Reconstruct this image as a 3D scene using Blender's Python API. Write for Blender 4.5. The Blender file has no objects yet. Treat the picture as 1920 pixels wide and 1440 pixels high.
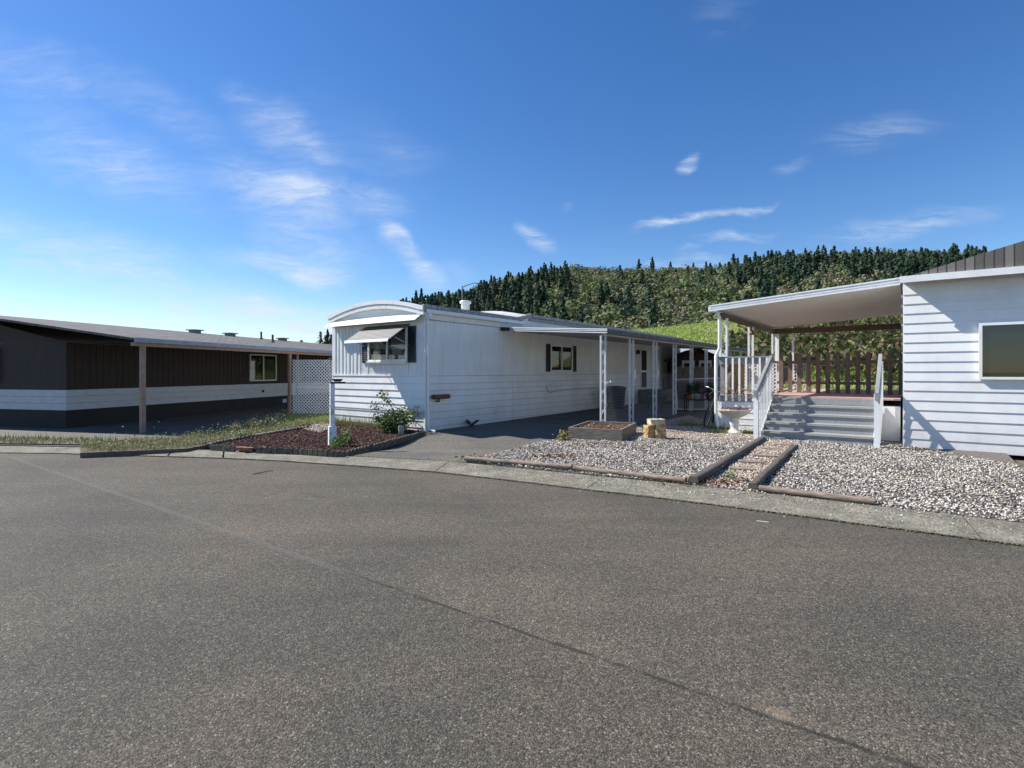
import bpy, math, random
import numpy as np
from mathutils import Vector, Matrix
random.seed(7); rng = np.random.default_rng(7)
R = math.radians
scene = bpy.context.scene
COL = scene.collection
CAMH = 1.65

# ------------------------------------------------------------------ frames
# the home's own axes: V runs back along its long wall, U runs left along its short wall
ANG = R(53.4)
VX, VY = math.cos(ANG), math.sin(ANG)          # V
CX, CY = -2.217, 13.6                          # near corner of the home
def gz(x, y):
    return 0.06 + 0.010 * min(max(0.0, y - 7.0), 14.0)
def L(a, b, z=None):
    """world point from a metres back, b metres right of the home's corner"""
    x = CX + a * VX + b * VY; y = CY + a * VY - b * VX
    return Vector((x, y, gz(x, y) if z is None else z))
def G(px, py, z=None):
    """ground point seen at photograph pixel (survey helper)"""
    zz = 0.1 if z is None else z
    for _ in range(6):
        d = (CAMH - zz) / ((py - 697) / 1000.0)
        x = (px - 960) / 1000.0 * d
        if z is None: zz = gz(x, d)
    return Vector((x, d, zz))

# ------------------------------------------------------------------ objects
def tag(o, label=None, cat=None, group=None, kind=None):
    if label: o['label'] = label
    if cat: o['category'] = cat
    if group: o['group'] = group
    if kind: o['kind'] = kind
    return o
def thing(name, label, cat, loc=(0, 0, 0), rz=0.0, group=None):
    o = bpy.data.objects.new(name, None); COL.objects.link(o)
    o.empty_display_size = 0.2
    o.location = loc; o.rotation_euler = (0, 0, rz)
    return tag(o, label, cat, group)
def kids(o): return [c for c in bpy.data.objects if c.parent == o]
def dup(root, loc, rz=0.0, label=None, group=None, scale=None):
    def rec(o, par):
        c = o.copy(); COL.objects.link(c); c.parent = par
        for k in kids(o): rec(k, c)
        return c
    r = rec(root, None); r.location = loc; r.rotation_euler = (0, 0, rz)
    if label: r['label'] = label
    if group: r['group'] = group
    if scale: r.scale = scale
    return r

class MB:
    def __init__(s): s.v = []; s.f = []; s.sm = []
    def add(s, vs, fs, smooth=False):
        n = len(s.v); s.v += [tuple(p) for p in vs]
        s.f += [tuple(i + n for i in f) for f in fs]; s.sm += [smooth] * len(fs); return s
    def box(s, x0, x1, y0, y1, z0, z1):
        v = [(x, y, z) for z in (z0, z1) for y in (y0, y1) for x in (x0, x1)]
        return s.add(v, [(0, 2, 3, 1), (4, 5, 7, 6), (0, 1, 5, 4), (2, 6, 7, 3), (0, 4, 6, 2), (1, 3, 7, 5)])
    def hexa(s, p):   # 8 points: bottom ring (4), top ring (4)
        return s.add(p, [(3, 2, 1, 0), (4, 5, 6, 7), (0, 1, 5, 4), (1, 2, 6, 5), (2, 3, 7, 6), (3, 0, 4, 7)])
    def bar(s, p, q, w, h=None, up=(0, 0, 1)):
        h = h or w; p = Vector(p); q = Vector(q); d = (q - p).normalized()
        up = Vector(up)
        if abs(d.dot(up)) > 0.98: up = Vector((1, 0, 0))
        r = d.cross(up).normalized() * w / 2; t = r.cross(d).normalized() * h / 2
        a = [p - r - t, p + r - t, p + r + t, p - r + t]; b = [x + (q - p) for x in a]
        return s.hexa(a + b)
    def tube(s, pts, r, n=8, cap=True):
        pts = [Vector(p) for p in pts]; rs = r if isinstance(r, (list, tuple)) else [r] * len(pts)
        vs = []; fs = []; prev = None
        for i, p in enumerate(pts):
            d = (pts[min(i + 1, len(pts) - 1)] - pts[max(i - 1, 0)])
            d = d.normalized() if d.length > 1e-9 else Vector((0, 0, 1))
            if prev is None:
                ref = Vector((0, 0, 1)) if abs(d.z) < .9 else Vector((1, 0, 0))
                u = d.cross(ref).normalized()
            else:
                u = (prev - d * prev.dot(d)).normalized()
            prev = u; w = d.cross(u)
            for k in range(n):
                t = 2 * math.pi * k / n
                vs.append(p + (u * math.cos(t) + w * math.sin(t)) * rs[i])
        for i in range(len(pts) - 1):
            for k in range(n):
                k2 = (k + 1) % n
                fs.append((i * n + k, i * n + k2, (i + 1) * n + k2, (i + 1) * n + k))
        s.add(vs, fs, True)
        if cap:
            m = (len(pts) - 1) * n
            s.add(vs[:n], [tuple(reversed(range(n)))]); s.add(vs[m:m + n], [tuple(range(n))])
        return s
    def lathe(s, prof, n=24, c=(0, 0, 0)):
        vs = []; fs = []
        for r, z in prof:
            for k in range(n):
                t = 2 * math.pi * k / n; vs.append((c[0] + r * math.cos(t), c[1] + r * math.sin(t), c[2] + z))
        for i in range(len(prof) - 1):
            for k in range(n):
                k2 = (k + 1) % n; fs.append((i * n + k, i * n + k2, (i + 1) * n + k2, (i + 1) * n + k))
        fs.append(tuple(reversed(range(n)))); m = (len(prof) - 1) * n; fs.append(tuple(range(m, m + n)))
        return s.add(vs, fs, True)
    def prism(s, poly, z0, z1):
        n = len(poly)
        f0 = (lambda x, y: z0) if not callable(z0) else z0
        f1 = (lambda x, y: z1) if not callable(z1) else z1
        v = [(p[0], p[1], f0(p[0], p[1])) for p in poly] + [(p[0], p[1], f1(p[0], p[1])) for p in poly]
        area = sum(poly[i][0] * poly[(i + 1) % n][1] - poly[(i + 1) % n][0] * poly[i][1] for i in range(n))
        top = tuple(range(n, 2 * n)); bot = tuple(reversed(range(n)))
        side = [(i, (i + 1) % n, n + (i + 1) % n, n + i) for i in range(n)]
        if area < 0: top = tuple(reversed(top)); bot = tuple(reversed(bot)); side = [tuple(reversed(q)) for q in side]
        return s.add(v, [top, bot] + side)
    def build(s, name, mat, parent=None, bevel=0, loc=None, rz=None):
        me = bpy.data.meshes.new(name); me.from_pydata(s.v, [], s.f)
        me.polygons.foreach_set('use_smooth', s.sm); me.materials.append(mat); me.update()
        o = bpy.data.objects.new(name, me); COL.objects.link(o)
        if parent: o.parent = parent
        if loc is not None: o.location = loc
        if rz is not None: o.rotation_euler = (0, 0, rz)
        if bevel:
            m = o.modifiers.new('bevel', 'BEVEL'); m.width = bevel; m.segments = 2; m.limit_method = 'ANGLE'
        return o

def np_mesh(name, V, F, mat, parent=None, tint=None, smooth=False):
    """V (n,3), F (m,k) index array, tint (n,3) colour per vertex"""
    me = bpy.data.meshes.new(name); k = F.shape[1]
    me.vertices.add(len(V)); me.vertices.foreach_set('co', V.astype(np.float32).ravel())
    me.loops.add(F.size); me.loops.foreach_set('vertex_index', F.astype(np.int32).ravel())
    me.polygons.add(len(F)); me.polygons.foreach_set('loop_start', np.arange(0, F.size, k, dtype=np.int32))
    me.polygons.foreach_set('loop_total', np.full(len(F), k, dtype=np.int32))
    if smooth: me.polygons.foreach_set('use_smooth', np.ones(len(F), dtype=bool))
    if tint is not None:
        ca = me.color_attributes.new('tint', 'FLOAT_COLOR', 'POINT')
        ca.data.foreach_set('color', np.hstack([tint, np.ones((len(V), 1))]).astype(np.float32).ravel())
    me.materials.append(mat); me.update(calc_edges=True); me.validate()
    o = bpy.data.objects.new(name, me); COL.objects.link(o)
    if parent: o.parent = parent
    return o

# ------------------------------------------------------------------ materials
def newmat(name):
    m = bpy.data.materials.new(name); m.use_nodes = True
    nt = m.node_tree; return m, nt, nt.nodes, nt.links, nt.nodes['Principled BSDF']
def ramp(N, stops):
    r = N.new('ShaderNodeValToRGB'); e = r.color_ramp.elements
    while len(e) < len(stops): e.new(0.5)
    for i, (p, c) in enumerate(stops):
        e[i].position = p; e[i].color = (*c, 1) if len(c) == 3 else c
    return r
def coords(N, Lk, scale=(1, 1, 1), kind='Object'):
    t = N.new('ShaderNodeTexCoord'); m = N.new('ShaderNodeMapping')
    m.inputs['Scale'].default_value = scale; Lk.new(t.outputs[kind], m.inputs['Vector']); return m.outputs[0]
def noise(N, Lk, vec, scale, detail=4, rough=.55, dist=0):
    n = N.new('ShaderNodeTexNoise'); n.inputs['Scale'].default_value = scale
    n.inputs['Detail'].default_value = detail; n.inputs['Roughness'].default_value = rough
    n.inputs['Distortion'].default_value = dist; Lk.new(vec, n.inputs['Vector']); return n.outputs['Fac']
def mixc(N, Lk, fac, a, b, mode='MIX'):
    m = N.new('ShaderNodeMix'); m.data_type = 'RGBA'; m.blend_type = mode
    for sock, val in ((m.inputs[0], fac), (m.inputs[6], a), (m.inputs[7], b)):
        if isinstance(val, (int, float)): sock.default_value = val
        elif isinstance(val, tuple): sock.default_value = (*val, 1)
        else: Lk.new(val, sock)
    return m.outputs[2]
def math_(N, Lk, op, a, b=None, c=None):
    m = N.new('ShaderNodeMath'); m.operation = op
    for i, v in enumerate((a, b, c)):
        if v is None: continue
        if isinstance(v, (int, float)): m.inputs[i].default_value = v
        else: Lk.new(v, m.inputs[i])
    return m.outputs[0]
def bump(N, Lk, b, h, strength=.3, dist=.01):
    n = N.new('ShaderNodeBump'); n.inputs['Strength'].default_value = strength; n.inputs['Distance'].default_value = dist
    Lk.new(h, n.inputs['Height']); Lk.new(n.outputs[0], b.inputs['Normal'])

def M(name, c1, c2=None, rough=.7, scale=4, stretch=(1, 1, 1), bs=0, bscale=60, metal=0, lo=.35, hi=.65, spec=.5, detail=5):
    m, nt, N, Lk, b = newmat(name)
    b.inputs['Roughness'].default_value = rough; b.inputs['Metallic'].default_value = metal
    b.inputs['Specular IOR Level'].default_value = spec
    c2 = c2 or tuple(x * .8 for x in c1)
    v = coords(N, Lk, stretch)
    n = noise(N, Lk, v, scale, detail, .6)
    r = ramp(N, [(lo, c1), (hi, c2)]); Lk.new(n, r.inputs[0]); Lk.new(r.outputs[0], b.inputs['Base Color'])
    if bs: bump(N, Lk, b, noise(N, Lk, v, bscale, 3), bs, .01)
    return m

def siding(name, base, dirt, streak=.35):
    """painted sheet siding: faint streaks running down, grime low on the wall, odd spots"""
    m, nt, N, Lk, b = newmat(name); b.inputs['Roughness'].default_value = .45
    v1 = coords(N, Lk, (6, 6, .35)); n1 = noise(N, Lk, v1, 2.2, 6, .6)
    r1 = ramp(N, [(.42, (0, 0, 0)), (.72, (1, 1, 1))]); Lk.new(n1, r1.inputs[0])
    v2 = coords(N, Lk, (1, 1, 1)); n2 = noise(N, Lk, v2, 1.1, 5, .6)
    r2 = ramp(N, [(.4, (0, 0, 0)), (.75, (1, 1, 1))]); Lk.new(n2, r2.inputs[0])
    n3 = noise(N, Lk, v2, 26, 3, .6); r3 = ramp(N, [(.72, (0, 0, 0)), (.78, (1, 1, 1))]); Lk.new(n3, r3.inputs[0])
    f = math_(N, Lk, 'MULTIPLY', r1.outputs[0], streak)
    f = math_(N, Lk, 'MULTIPLY_ADD', r2.outputs[0], .35, f)
    f = math_(N, Lk, 'MULTIPLY_ADD', r3.outputs[0], .35, f)
    g = N.new('ShaderNodeSeparateXYZ'); Lk.new(v2, g.inputs[0])
    low = N.new('ShaderNodeMapRange'); low.inputs[1].default_value = .85; low.inputs[2].default_value = .05
    low.inputs[3].default_value = 0; low.inputs[4].default_value = 1; Lk.new(g.outputs[2], low.inputs[0])
    n4 = noise(N, Lk, v2, 5, 5, .7); lowm = math_(N, Lk, 'MULTIPLY', low.outputs[0], n4)
    f = math_(N, Lk, 'MULTIPLY_ADD', lowm, .75, f); f = math_(N, Lk, 'MINIMUM', f, 1.0)
    c = mixc(N, Lk, f, base, dirt); Lk.new(c, b.inputs['Base Color'])
    bump(N, Lk, b, n2, .12, .02)
    return m

def attr_mat(name, rough=.85, nscale=0, spec=.2, transl=0, vary=.35):
    m, nt, N, Lk, b = newmat(name); b.inputs['Roughness'].default_value = rough
    b.inputs['Specular IOR Level'].default_value = spec
    a = N.new('ShaderNodeAttribute'); a.attribute_name = 'tint'
    c = a.outputs['Color']
    if nscale:
        n = noise(N, Lk, coords(N, Lk), nscale, 3)
        r = ramp(N, [(.3, (1 - vary,) * 3), (.7, (1 + vary,) * 3)]); Lk.new(n, r.inputs[0])
        c = mixc(N, Lk, 1.0, c, r.outputs[0], 'MULTIPLY')
    Lk.new(c, b.inputs['Base Color'])
    if transl:
        t = N.new('ShaderNodeBsdfTranslucent'); Lk.new(c, t.inputs[0])
        x = N.new('ShaderNodeMixShader'); x.inputs[0].default_value = transl
        Lk.new(b.outputs[0], x.inputs[1]); Lk.new(t.outputs[0], x.inputs[2])
        Lk.new(x.outputs[0], N['Material Output'].inputs[0])
    return m

MT = {}
MT['ribbed'] = siding('painted_ribbed_siding', (.84, .84, .825), (.55, .55, .51))
MT['lap'] = siding('painted_lap_siding', (.84, .84, .83), (.42, .41, .38), .06)
MT['white'] = M('white_paint', (.86, .86, .84), (.76, .76, .74), .4, 3)
MT['trim'] = M('weathered_white_trim', (.80, .80, .78), (.46, .45, .42), .5, 9, lo=.52, hi=.9)
MT['visor'] = M('bright_white_sheet_metal', (.82, .83, .82), (.7, .7, .68), .4, 4, lo=.45, hi=.8)
MT['mildew'] = M('mildewed_roof_edge', (.42, .42, .40), (.07, .07, .06), .8, 16, (1, 1, 2.5), .2, 60, lo=.42, hi=.66)
MT['roofwhite'] = M('white_coated_metal_roof', (.72, .72, .68), (.5, .5, .45), .6, 2.2, bs=.1)
MT['black'] = M('black_shutter_paint', (.012, .012, .016), (.02, .02, .024), .5, 5)
MT['joint'] = M('dark_seam_and_lap_shade', (.16, .16, .155), (.09, .09, .085), .9, 6)  # dark seams, and the shade coloured in under the lap lips
MT['dark'] = M('dark_interior', (.012, .012, .014), (.006, .006, .008), .8, 5)
MT['alum'] = M('painted_aluminium', (.62, .64, .66), (.5, .52, .54), .4, 6)
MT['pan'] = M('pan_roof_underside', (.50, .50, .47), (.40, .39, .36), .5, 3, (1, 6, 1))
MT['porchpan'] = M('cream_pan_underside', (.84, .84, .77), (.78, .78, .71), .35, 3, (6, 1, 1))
MT['dirtygutter'] = M('dirty_gutter', (.10, .105, .115), (.03, .03, .03), .6, 14, lo=.4, hi=.6)
MT['copper'] = M('rusty_brown_metal', (.20, .075, .035), (.10, .03, .015), .55, 14)
MT['greywood'] = M('weathered_grey_wood', (.29, .245, .19), (.13, .105, .08), .85, 5, (1, 12, 12), .5, 20)
MT['timber'] = M('weathered_round_timber', (.36, .28, .21), (.15, .115, .09), .9, 4, (2, 14, 14), .6, 16)
MT['timberdark'] = M('dark_weathered_timber', (.15, .125, .10), (.06, .05, .042), .9, 4, (2, 14, 14), .6, 16)
MT['greypaint'] = M('worn_grey_deck_paint', (.27, .28, .285), (.19, .195, .20), .6, 8, (3, 1, 1), .2, 40, lo=.4, hi=.75)
MT['stairgrey'] = M('worn_grey_stair_paint', (.25, .265, .28), (.36, .355, .33), .65, 9, (1, 3, 1), .2, 40, lo=.5, hi=.8)
MT['pinkdeck'] = M('faded_pink_carpet', (.50, .34, .30), (.40, .26, .23), .9, 18, bs=.2)
MT['brownwood'] = M('brown_picket_wood', (.24, .17, .125), (.13, .09, .065), .85, 6, (8, 8, 1), .4, 30)
MT['brownbeam'] = M('brown_stained_beam', (.15, .115, .08), (.10, .075, .05), .8, 5, (6, 6, 1))
MT['concrete'] = M('grey_concrete', (.36, .35, .32), (.22, .21, .185), .9, 7, bs=.3, bscale=90)
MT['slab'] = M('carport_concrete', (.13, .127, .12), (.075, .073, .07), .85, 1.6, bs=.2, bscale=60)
MT['terracotta'] = M('terracotta', (.50, .24, .06), (.38, .17, .05), .7, 8)
MT['whitepot'] = M('glazed_white_pot', (.55, .6, .64), (.45, .5, .54), .3, 8)
MT['redpot'] = M('red_plastic_pot', (.30, .03, .035), (.2, .02, .02), .4, 8)
MT['rubber'] = M('black_rubber', (.02, .02, .02), (.035, .033, .03), .7, 10)
MT['chrome'] = M('steel_tube', (.6, .6, .6), (.5, .5, .5), .25, 5, metal=.9)
MT['darkplastic'] = M('dark_bin_plastic', (.008, .008, .009), (.013, .013, .014), .5, 3)
MT['reed'] = M('dry_reed_screen', (.27, .225, .18), (.14, .115, .09), .9, 6, (14, 14, .6), .5, 30)
MT['maroon'] = M('dark_maroon_boards', (.045, .014, .012), (.03, .01, .01), .8, 3)
MT['brownhome'] = M('dark_brown_board_siding', (.040, .026, .021), (.026, .017, .014), .75, 3, (5, 5, .5))
MT['darkskirt'] = M('dark_skirting', (.022, .02, .02), (.014, .013, .013), .8, 3)
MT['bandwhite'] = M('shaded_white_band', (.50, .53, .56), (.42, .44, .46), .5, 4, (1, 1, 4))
MT['tanpost'] = M('tan_painted_wood', (.40, .27, .20), (.30, .20, .15), .7, 6)
MT['greygutter'] = M('blue_grey_gutter', (.32, .36, .41), (.24, .27, .31), .45, 6)
MT['vinyl'] = M('cream_vinyl_frame', (.62, .60, .52), (.55, .53, .46), .4, 6)
MT['stonelight'] = M('pale_cut_stone', (.66, .58, .44), (.50, .40, .26), .85, 9, bs=.5, bscale=22)
MT['stoneyel'] = M('yellow_rough_stone', (.52, .37, .17), (.36, .22, .09), .9, 7, (1, 1, 2), .9, 16)
MT['stoneora'] = M('orange_veined_stone', (.60, .45, .26), (.45, .18, .05), .9, 11, bs=.9, bscale=18, lo=.45, hi=.6)
MT['birdbath'] = M('cast_concrete_bowl', (.52, .49, .43), (.36, .33, .29), .85, 12, bs=.3, bscale=80)
MT['birdbathwhite'] = M('white_cast_pedestal', (.68, .67, .63), (.5, .49, .45), .8, 12, bs=.3, bscale=80)
MT['brick'] = M('red_paver', (.30, .13, .085), (.2, .09, .06), .9, 20, bs=.3)
MT['edging'] = M('mossy_concrete_edging', (.15, .135, .105), (.06, .055, .04), .95, 14, bs=.5, bscale=50)
MT['gold'] = M('honey_coloured_wood', (.42, .25, .07), (.30, .17, .05), .6, 5, (8, 8, 1))
MT['postwood'] = M('flaking_white_post_paint', (.72, .73, .74), (.22, .22, .22), .7, 14, (1, 1, .5), .3, 40, lo=.55, hi=.66)
MT['twig'] = M('bare_twig', (.36, .29, .22), (.24, .19, .14), .8, 20)
MT['bark'] = M('grey_bark', (.12, .10, .08), (.06, .05, .04), .95, 8, bs=.5)
MT['metalgrey'] = M('galvanised_steel', (.22, .23, .24), (.16, .17, .18), .45, 4, metal=.4)
MT['leafattr'] = attr_mat('foliage_leaves', .6, 0, .3, .25)
MT['forestattr'] = attr_mat('hillside_foliage', .85, 0, .1, .15)
MT['stoneattr'] = attr_mat('gravel_stones', .85, 40, .3, vary=.2)
MT['mulchattr'] = attr_mat('red_bark_chips', .9, 60, .2, vary=.3)

def shingle():
    m, nt, N, Lk, b = newmat('grey_brown_shingles'); b.inputs['Roughness'].default_value = .9
    v = coords(N, Lk); br = N.new('ShaderNodeTexBrick'); Lk.new(v, br.inputs['Vector'])
    br.inputs['Scale'].default_value = 1; br.inputs['Brick Width'].default_value = .32; br.inputs['Row Height'].default_value = .14
    br.inputs['Mortar Size'].default_value = .012; br.inputs['Color1'].default_value = (.20, .185, .17, 1)
    br.inputs['Color2'].default_value = (.11, .10, .095, 1); br.inputs['Mortar'].default_value = (.05, .045, .04, 1)
    n = noise(N, Lk, v, 60, 3); r = ramp(N, [(.3, (.7,) * 3), (.7, (1.3,) * 3)]); Lk.new(n, r.inputs[0])
    Lk.new(mixc(N, Lk, 1.0, br.outputs[0], r.outputs[0], 'MULTIPLY'), b.inputs['Base Color'])
    bump(N, Lk, b, br.outputs['Fac'], .5, -.01); return m
MT['shingle'] = shingle()

def glass():
    m, nt, N, Lk, b = newmat('window_glass')
    g = N.new('ShaderNodeBsdfGlossy'); g.inputs['Roughness'].default_value = .02; g.inputs[0].default_value = (.9, .92, .95, 1)
    t = N.new('ShaderNodeBsdfTransparent'); t.inputs[0].default_value = (.62, .66, .66, 1)
    x = N.new('ShaderNodeMixShader'); x.inputs[0].default_value = .08; Lk.new(t.outputs[0], x.inputs[1]); Lk.new(g.outputs[0], x.inputs[2])
    Lk.new(x.outputs[0], N['Material Output'].inputs[0]); return m
MT['glass'] = glass()
MT['curtain'] = M('sheer_curtain', (.38, .38, .32), (.28, .28, .24), .9, 6)
MT['curtain2'] = M('lilac_lining', (.40, .38, .42), (.32, .30, .34), .9, 6)

def asphalt(name, road=True):
    m, nt, N, Lk, b = newmat(name); b.inputs['Roughness'].default_value = .82
    b.inputs['Specular IOR Level'].default_value = .35
    v = coords(N, Lk)
    s = 138
    vo = N.new('ShaderNodeTexVoronoi'); vo.inputs['Scale'].default_value = s; Lk.new(v, vo.inputs['Vector'])
    vo2 = N.new('ShaderNodeTexVoronoi'); vo2.inputs['Scale'].default_value = s * .52; Lk.new(v, vo2.inputs['Vector'])
    sep = N.new('ShaderNodeSeparateColor'); Lk.new(vo.outputs['Color'], sep.inputs[0])
    sep2 = N.new('ShaderNodeSeparateColor'); Lk.new(vo2.outputs['Color'], sep2.inputs[0])
    if road: stops = [(0, (.037, .033, .026)), (.35, (.076, .067, .053)), (.75, (.115, .101, .079)), (.95, (.16, .14, .109)), (1, (.29, .255, .20))]
    else: stops = [(0, (.07, .066, .057)), (.4, (.11, .104, .088)), (.8, (.15, .14, .12)), (1, (.3, .28, .24))]
    r = ramp(N, stops); Lk.new(sep.outputs[0], r.inputs[0])
    r2 = ramp(N, [(0, (.72, .72, .72)), (.6, (1, 1, 1)), (1, (1.4, 1.36, 1.3))]); Lk.new(sep2.outputs[1], r2.inputs[0])
    c = mixc(N, Lk, 1.0, r.outputs[0], r2.outputs[0], 'MULTIPLY')
    # broad wear patches, tyre-worn bands running along the street
    n = noise(N, Lk, v, .45, 5, .6); rr = ramp(N, [(.32, (.80, .81, .82)), (.5, (1, .99, .97)), (.7, (1.16, 1.12, 1.07))]); Lk.new(n, rr.inputs[0])
    c = mixc(N, Lk, 1.0, c, rr.outputs[0], 'MULTIPLY')
    mp = N.new('ShaderNodeMapping'); mp.inputs['Rotation'].default_value = (0, 0, R(24)); mp.inputs['Scale'].default_value = (.22, 1.5, 1)
    Lk.new(v, mp.inputs[0]); n5 = noise(N, Lk, mp.outputs[0], 1.1, 4, .6)
    r5 = ramp(N, [(.3, (.84, .84, .85)), (.55, (1.02,) * 3), (.75, (1.1, 1.08, 1.05))]); Lk.new(n5, r5.inputs[0])
    c = mixc(N, Lk, 1.0, c, r5.outputs[0], 'MULTIPLY')
    if road:
        # oil drips, hairline cracks
        n8 = noise(N, Lk, v, .9, 3, .5); r8 = ramp(N, [(.66, (0, 0, 0)), (.78, (1, 1, 1))]); Lk.new(n8, r8.inputs[0])
        c = mixc(N, Lk, math_(N, Lk, 'MULTIPLY', r8.outputs[0], .32), c, (.03, .028, .025))
        n9 = noise(N, Lk, v, .23, 3, .5); r9 = ramp(N, [(.3, (.86, .86, .87)), (.7, (1.14, 1.12, 1.08))]); Lk.new(n9, r9.inputs[0])
        c = mixc(N, Lk, 1.0, c, r9.outputs[0], 'MULTIPLY')
        vw = N.new('ShaderNodeVectorMath'); vw.operation = 'MULTIPLY_ADD'; nn_ = N.new('ShaderNodeTexNoise'); nn_.inputs['Scale'].default_value = 1.3; nn_.inputs['Detail'].default_value = 6
        Lk.new(v, nn_.inputs['Vector']); Lk.new(nn_.outputs['Color'], vw.inputs[0]); vw.inputs[1].default_value = (1.1, 1.1, 0); Lk.new(v, vw.inputs[2])
        vc = N.new('ShaderNodeTexVoronoi'); vc.feature = 'DISTANCE_TO_EDGE'; vc.inputs['Scale'].default_value = .21; Lk.new(vw.outputs[0], vc.inputs['Vector'])
        rc_ = ramp(N, [(0, (1, 1, 1)), (.0035, (0, 0, 0))]); Lk.new(vc.outputs['Distance'], rc_.inputs[0])
        nb_ = noise(N, Lk, v, .35, 3); rb_ = ramp(N, [(.52, (0, 0, 0)), (.62, (1, 1, 1))]); Lk.new(nb_, rb_.inputs[0])
        c = mixc(N, Lk, math_(N, Lk, 'MULTIPLY', math_(N, Lk, 'MULTIPLY', rc_.outputs[0], rb_.outputs[0]), .5), c, (.03, .028, .024))
        g = N.new('ShaderNodeSeparateXYZ'); Lk.new(v, g.inputs[0])
        # the paving seam: a straight joint crossing the street, slightly wandering
        k = -.7095; nn = math.hypot(1, k)
        d = math_(N, Lk, 'MULTIPLY_ADD', g.outputs[0], -k / nn, 0.0)
        d = math_(N, Lk, 'MULTIPLY_ADD', g.outputs[1], 1 / nn, d)
        d = math_(N, Lk, 'ADD', d, -(5.55 + k * 3.0) / nn)
        w = math_(N, Lk, 'ADD', noise(N, Lk, v, 2.5, 4), -.5)
        w2 = math_(N, Lk, 'ADD', noise(N, Lk, v, 40, 2), -.5)
        d2 = math_(N, Lk, 'MULTIPLY_ADD', w, .05, d); d2 = math_(N, Lk, 'MULTIPLY_ADD', w2, .02, d2)
        ad = math_(N, Lk, 'ABSOLUTE', d2)
        def mr(x, a, bb, c0, c1):
            q = N.new('ShaderNodeMapRange'); Lk.new(x, q.inputs[0])
            for i, t in enumerate((a, bb, c0, c1)): q.inputs[i + 1].default_value = t
            return q.outputs[0]
        crack = mr(ad, .006, .022, 1, 0)
        brk = mr(noise(N, Lk, v, 3.2, 3), .36, .5, .35, 1.0); crack = math_(N, Lk, 'MULTIPLY', crack, brk)
        leftw = mr(g.outputs[0], -1.7, -.9, 1, 0)      # sealed part of the joint, paler
        pale = math_(N, Lk, 'MULTIPLY', mr(ad, .018, .04, 1, 0), leftw)
        c = mixc(N, Lk, math_(N, Lk, 'MULTIPLY', pale, .3), c, (.19, .185, .17))
        crackk = math_(N, Lk, 'MULTIPLY', crack, math_(N, Lk, 'SUBTRACT', 1.0, math_(N, Lk, 'MULTIPLY', leftw, .75)))
        c = mixc(N, Lk, math_(N, Lk, 'MULTIPLY', crackk, .85), c, (.022, .022, .017))
        side = mr(d, -.02, .02, .90, 1.02)
        c = mixc(N, Lk, 1.0, c, side, 'MULTIPLY')
        # pale scuff beside the joint
        sx = math_(N, Lk, 'ADD', g.outputs[0], -1.29); sy = math_(N, Lk, 'ADD', g.outputs[1], -2.57)
        rr2 = math_(N, Lk, 'ADD', math_(N, Lk, 'ABSOLUTE', math_(N, Lk, 'ADD', sx, sy)), math_(N, Lk, 'ABSOLUTE', math_(N, Lk, 'MULTIPLY', math_(N, Lk, 'SUBTRACT', sy, sx), .6)))
        sc = math_(N, Lk, 'MULTIPLY', mr(rr2, .03, .12, .5, 0), mr(noise(N, Lk, v, 30, 3), .35, .6, .3, 1))
        c = mixc(N, Lk, sc, c, (.30, .22, .15))
        h = math_(N, Lk, 'MULTIPLY_ADD', crackk, -1.2, vo.outputs['Distance'])
    else:
        h = vo.outputs['Distance']
        n6 = noise(N, Lk, v, 14, 5, .8); r6 = ramp(N, [(.60, (0, 0, 0)), (.66, (1, 1, 1))]); Lk.new(n6, r6.inputs[0])
        n7 = noise(N, Lk, v, .7, 3); r7 = ramp(N, [(.5, (0, 0, 0)), (.62, (1, 1, 1))]); Lk.new(n7, r7.inputs[0])
        c = mixc(N, Lk, math_(N, Lk, 'MULTIPLY', math_(N, Lk, 'MULTIPLY', r6.outputs[0], r7.outputs[0]), .55), c, (.36, .35, .31))
    Lk.new(c, b.inputs['Base Color'])
    bn = N.new('ShaderNodeBump'); bn.inputs['Strength'].default_value = .75 if road else .4; bn.inputs['Distance'].default_value = .0045
    bn.invert = True
    Lk.new(h, bn.inputs['Height']); Lk.new(bn.outputs[0], b.inputs['Normal'])
    return m
MT['asphalt'] = asphalt('street_asphalt'); MT['driveway'] = asphalt('driveway_asphalt', False)

def walk():
    m, nt, N, Lk, b = newmat('lichened_gutter_concrete'); b.inputs['Roughness'].default_value = .92
    v = coords(N, Lk)
    n = noise(N, Lk, v, 2.2, 6, .65); r = ramp(N, [(.3, (.115, .105, .08)), (.5, (.18, .163, .125)), (.72, (.27, .25, .20))]); Lk.new(n, r.inputs[0])
    n2 = noise(N, Lk, v, 9, 6, .7); r2 = ramp(N, [(.52, (0, 0, 0)), (.68, (1, 1, 1))]); Lk.new(n2, r2.inputs[0])
    c = mixc(N, Lk, math_(N, Lk, 'MULTIPLY', r2.outputs[0], .35), r.outputs[0], (.33, .33, .27))
    vo = N.new('ShaderNodeTexVoronoi'); vo.inputs['Scale'].default_value = 60; Lk.new(v, vo.inputs['Vector'])
    sp = N.new('ShaderNodeSeparateColor'); Lk.new(vo.outputs['Color'], sp.inputs[0])
    r3 = ramp(N, [(0, (.6, .6, .6)), (.5, (1, 1, 1)), (.9, (1.2, 1.18, 1.1)), (1, (2, 1.9, 1.7))]); Lk.new(sp.outputs[0], r3.inputs[0])
    c = mixc(N, Lk, 1.0, c, r3.outputs[0], 'MULTIPLY')
    Lk.new(c, b.inputs['Base Color']); bump(N, Lk, b, vo.outputs['Distance'], .5, -.006); return m
MT['walk'] = walk()
MT['soil'] = M('dusty_soil', (.17, .13, .095), (.10, .08, .06), .95, 6, bs=.5, bscale=40)
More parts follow.
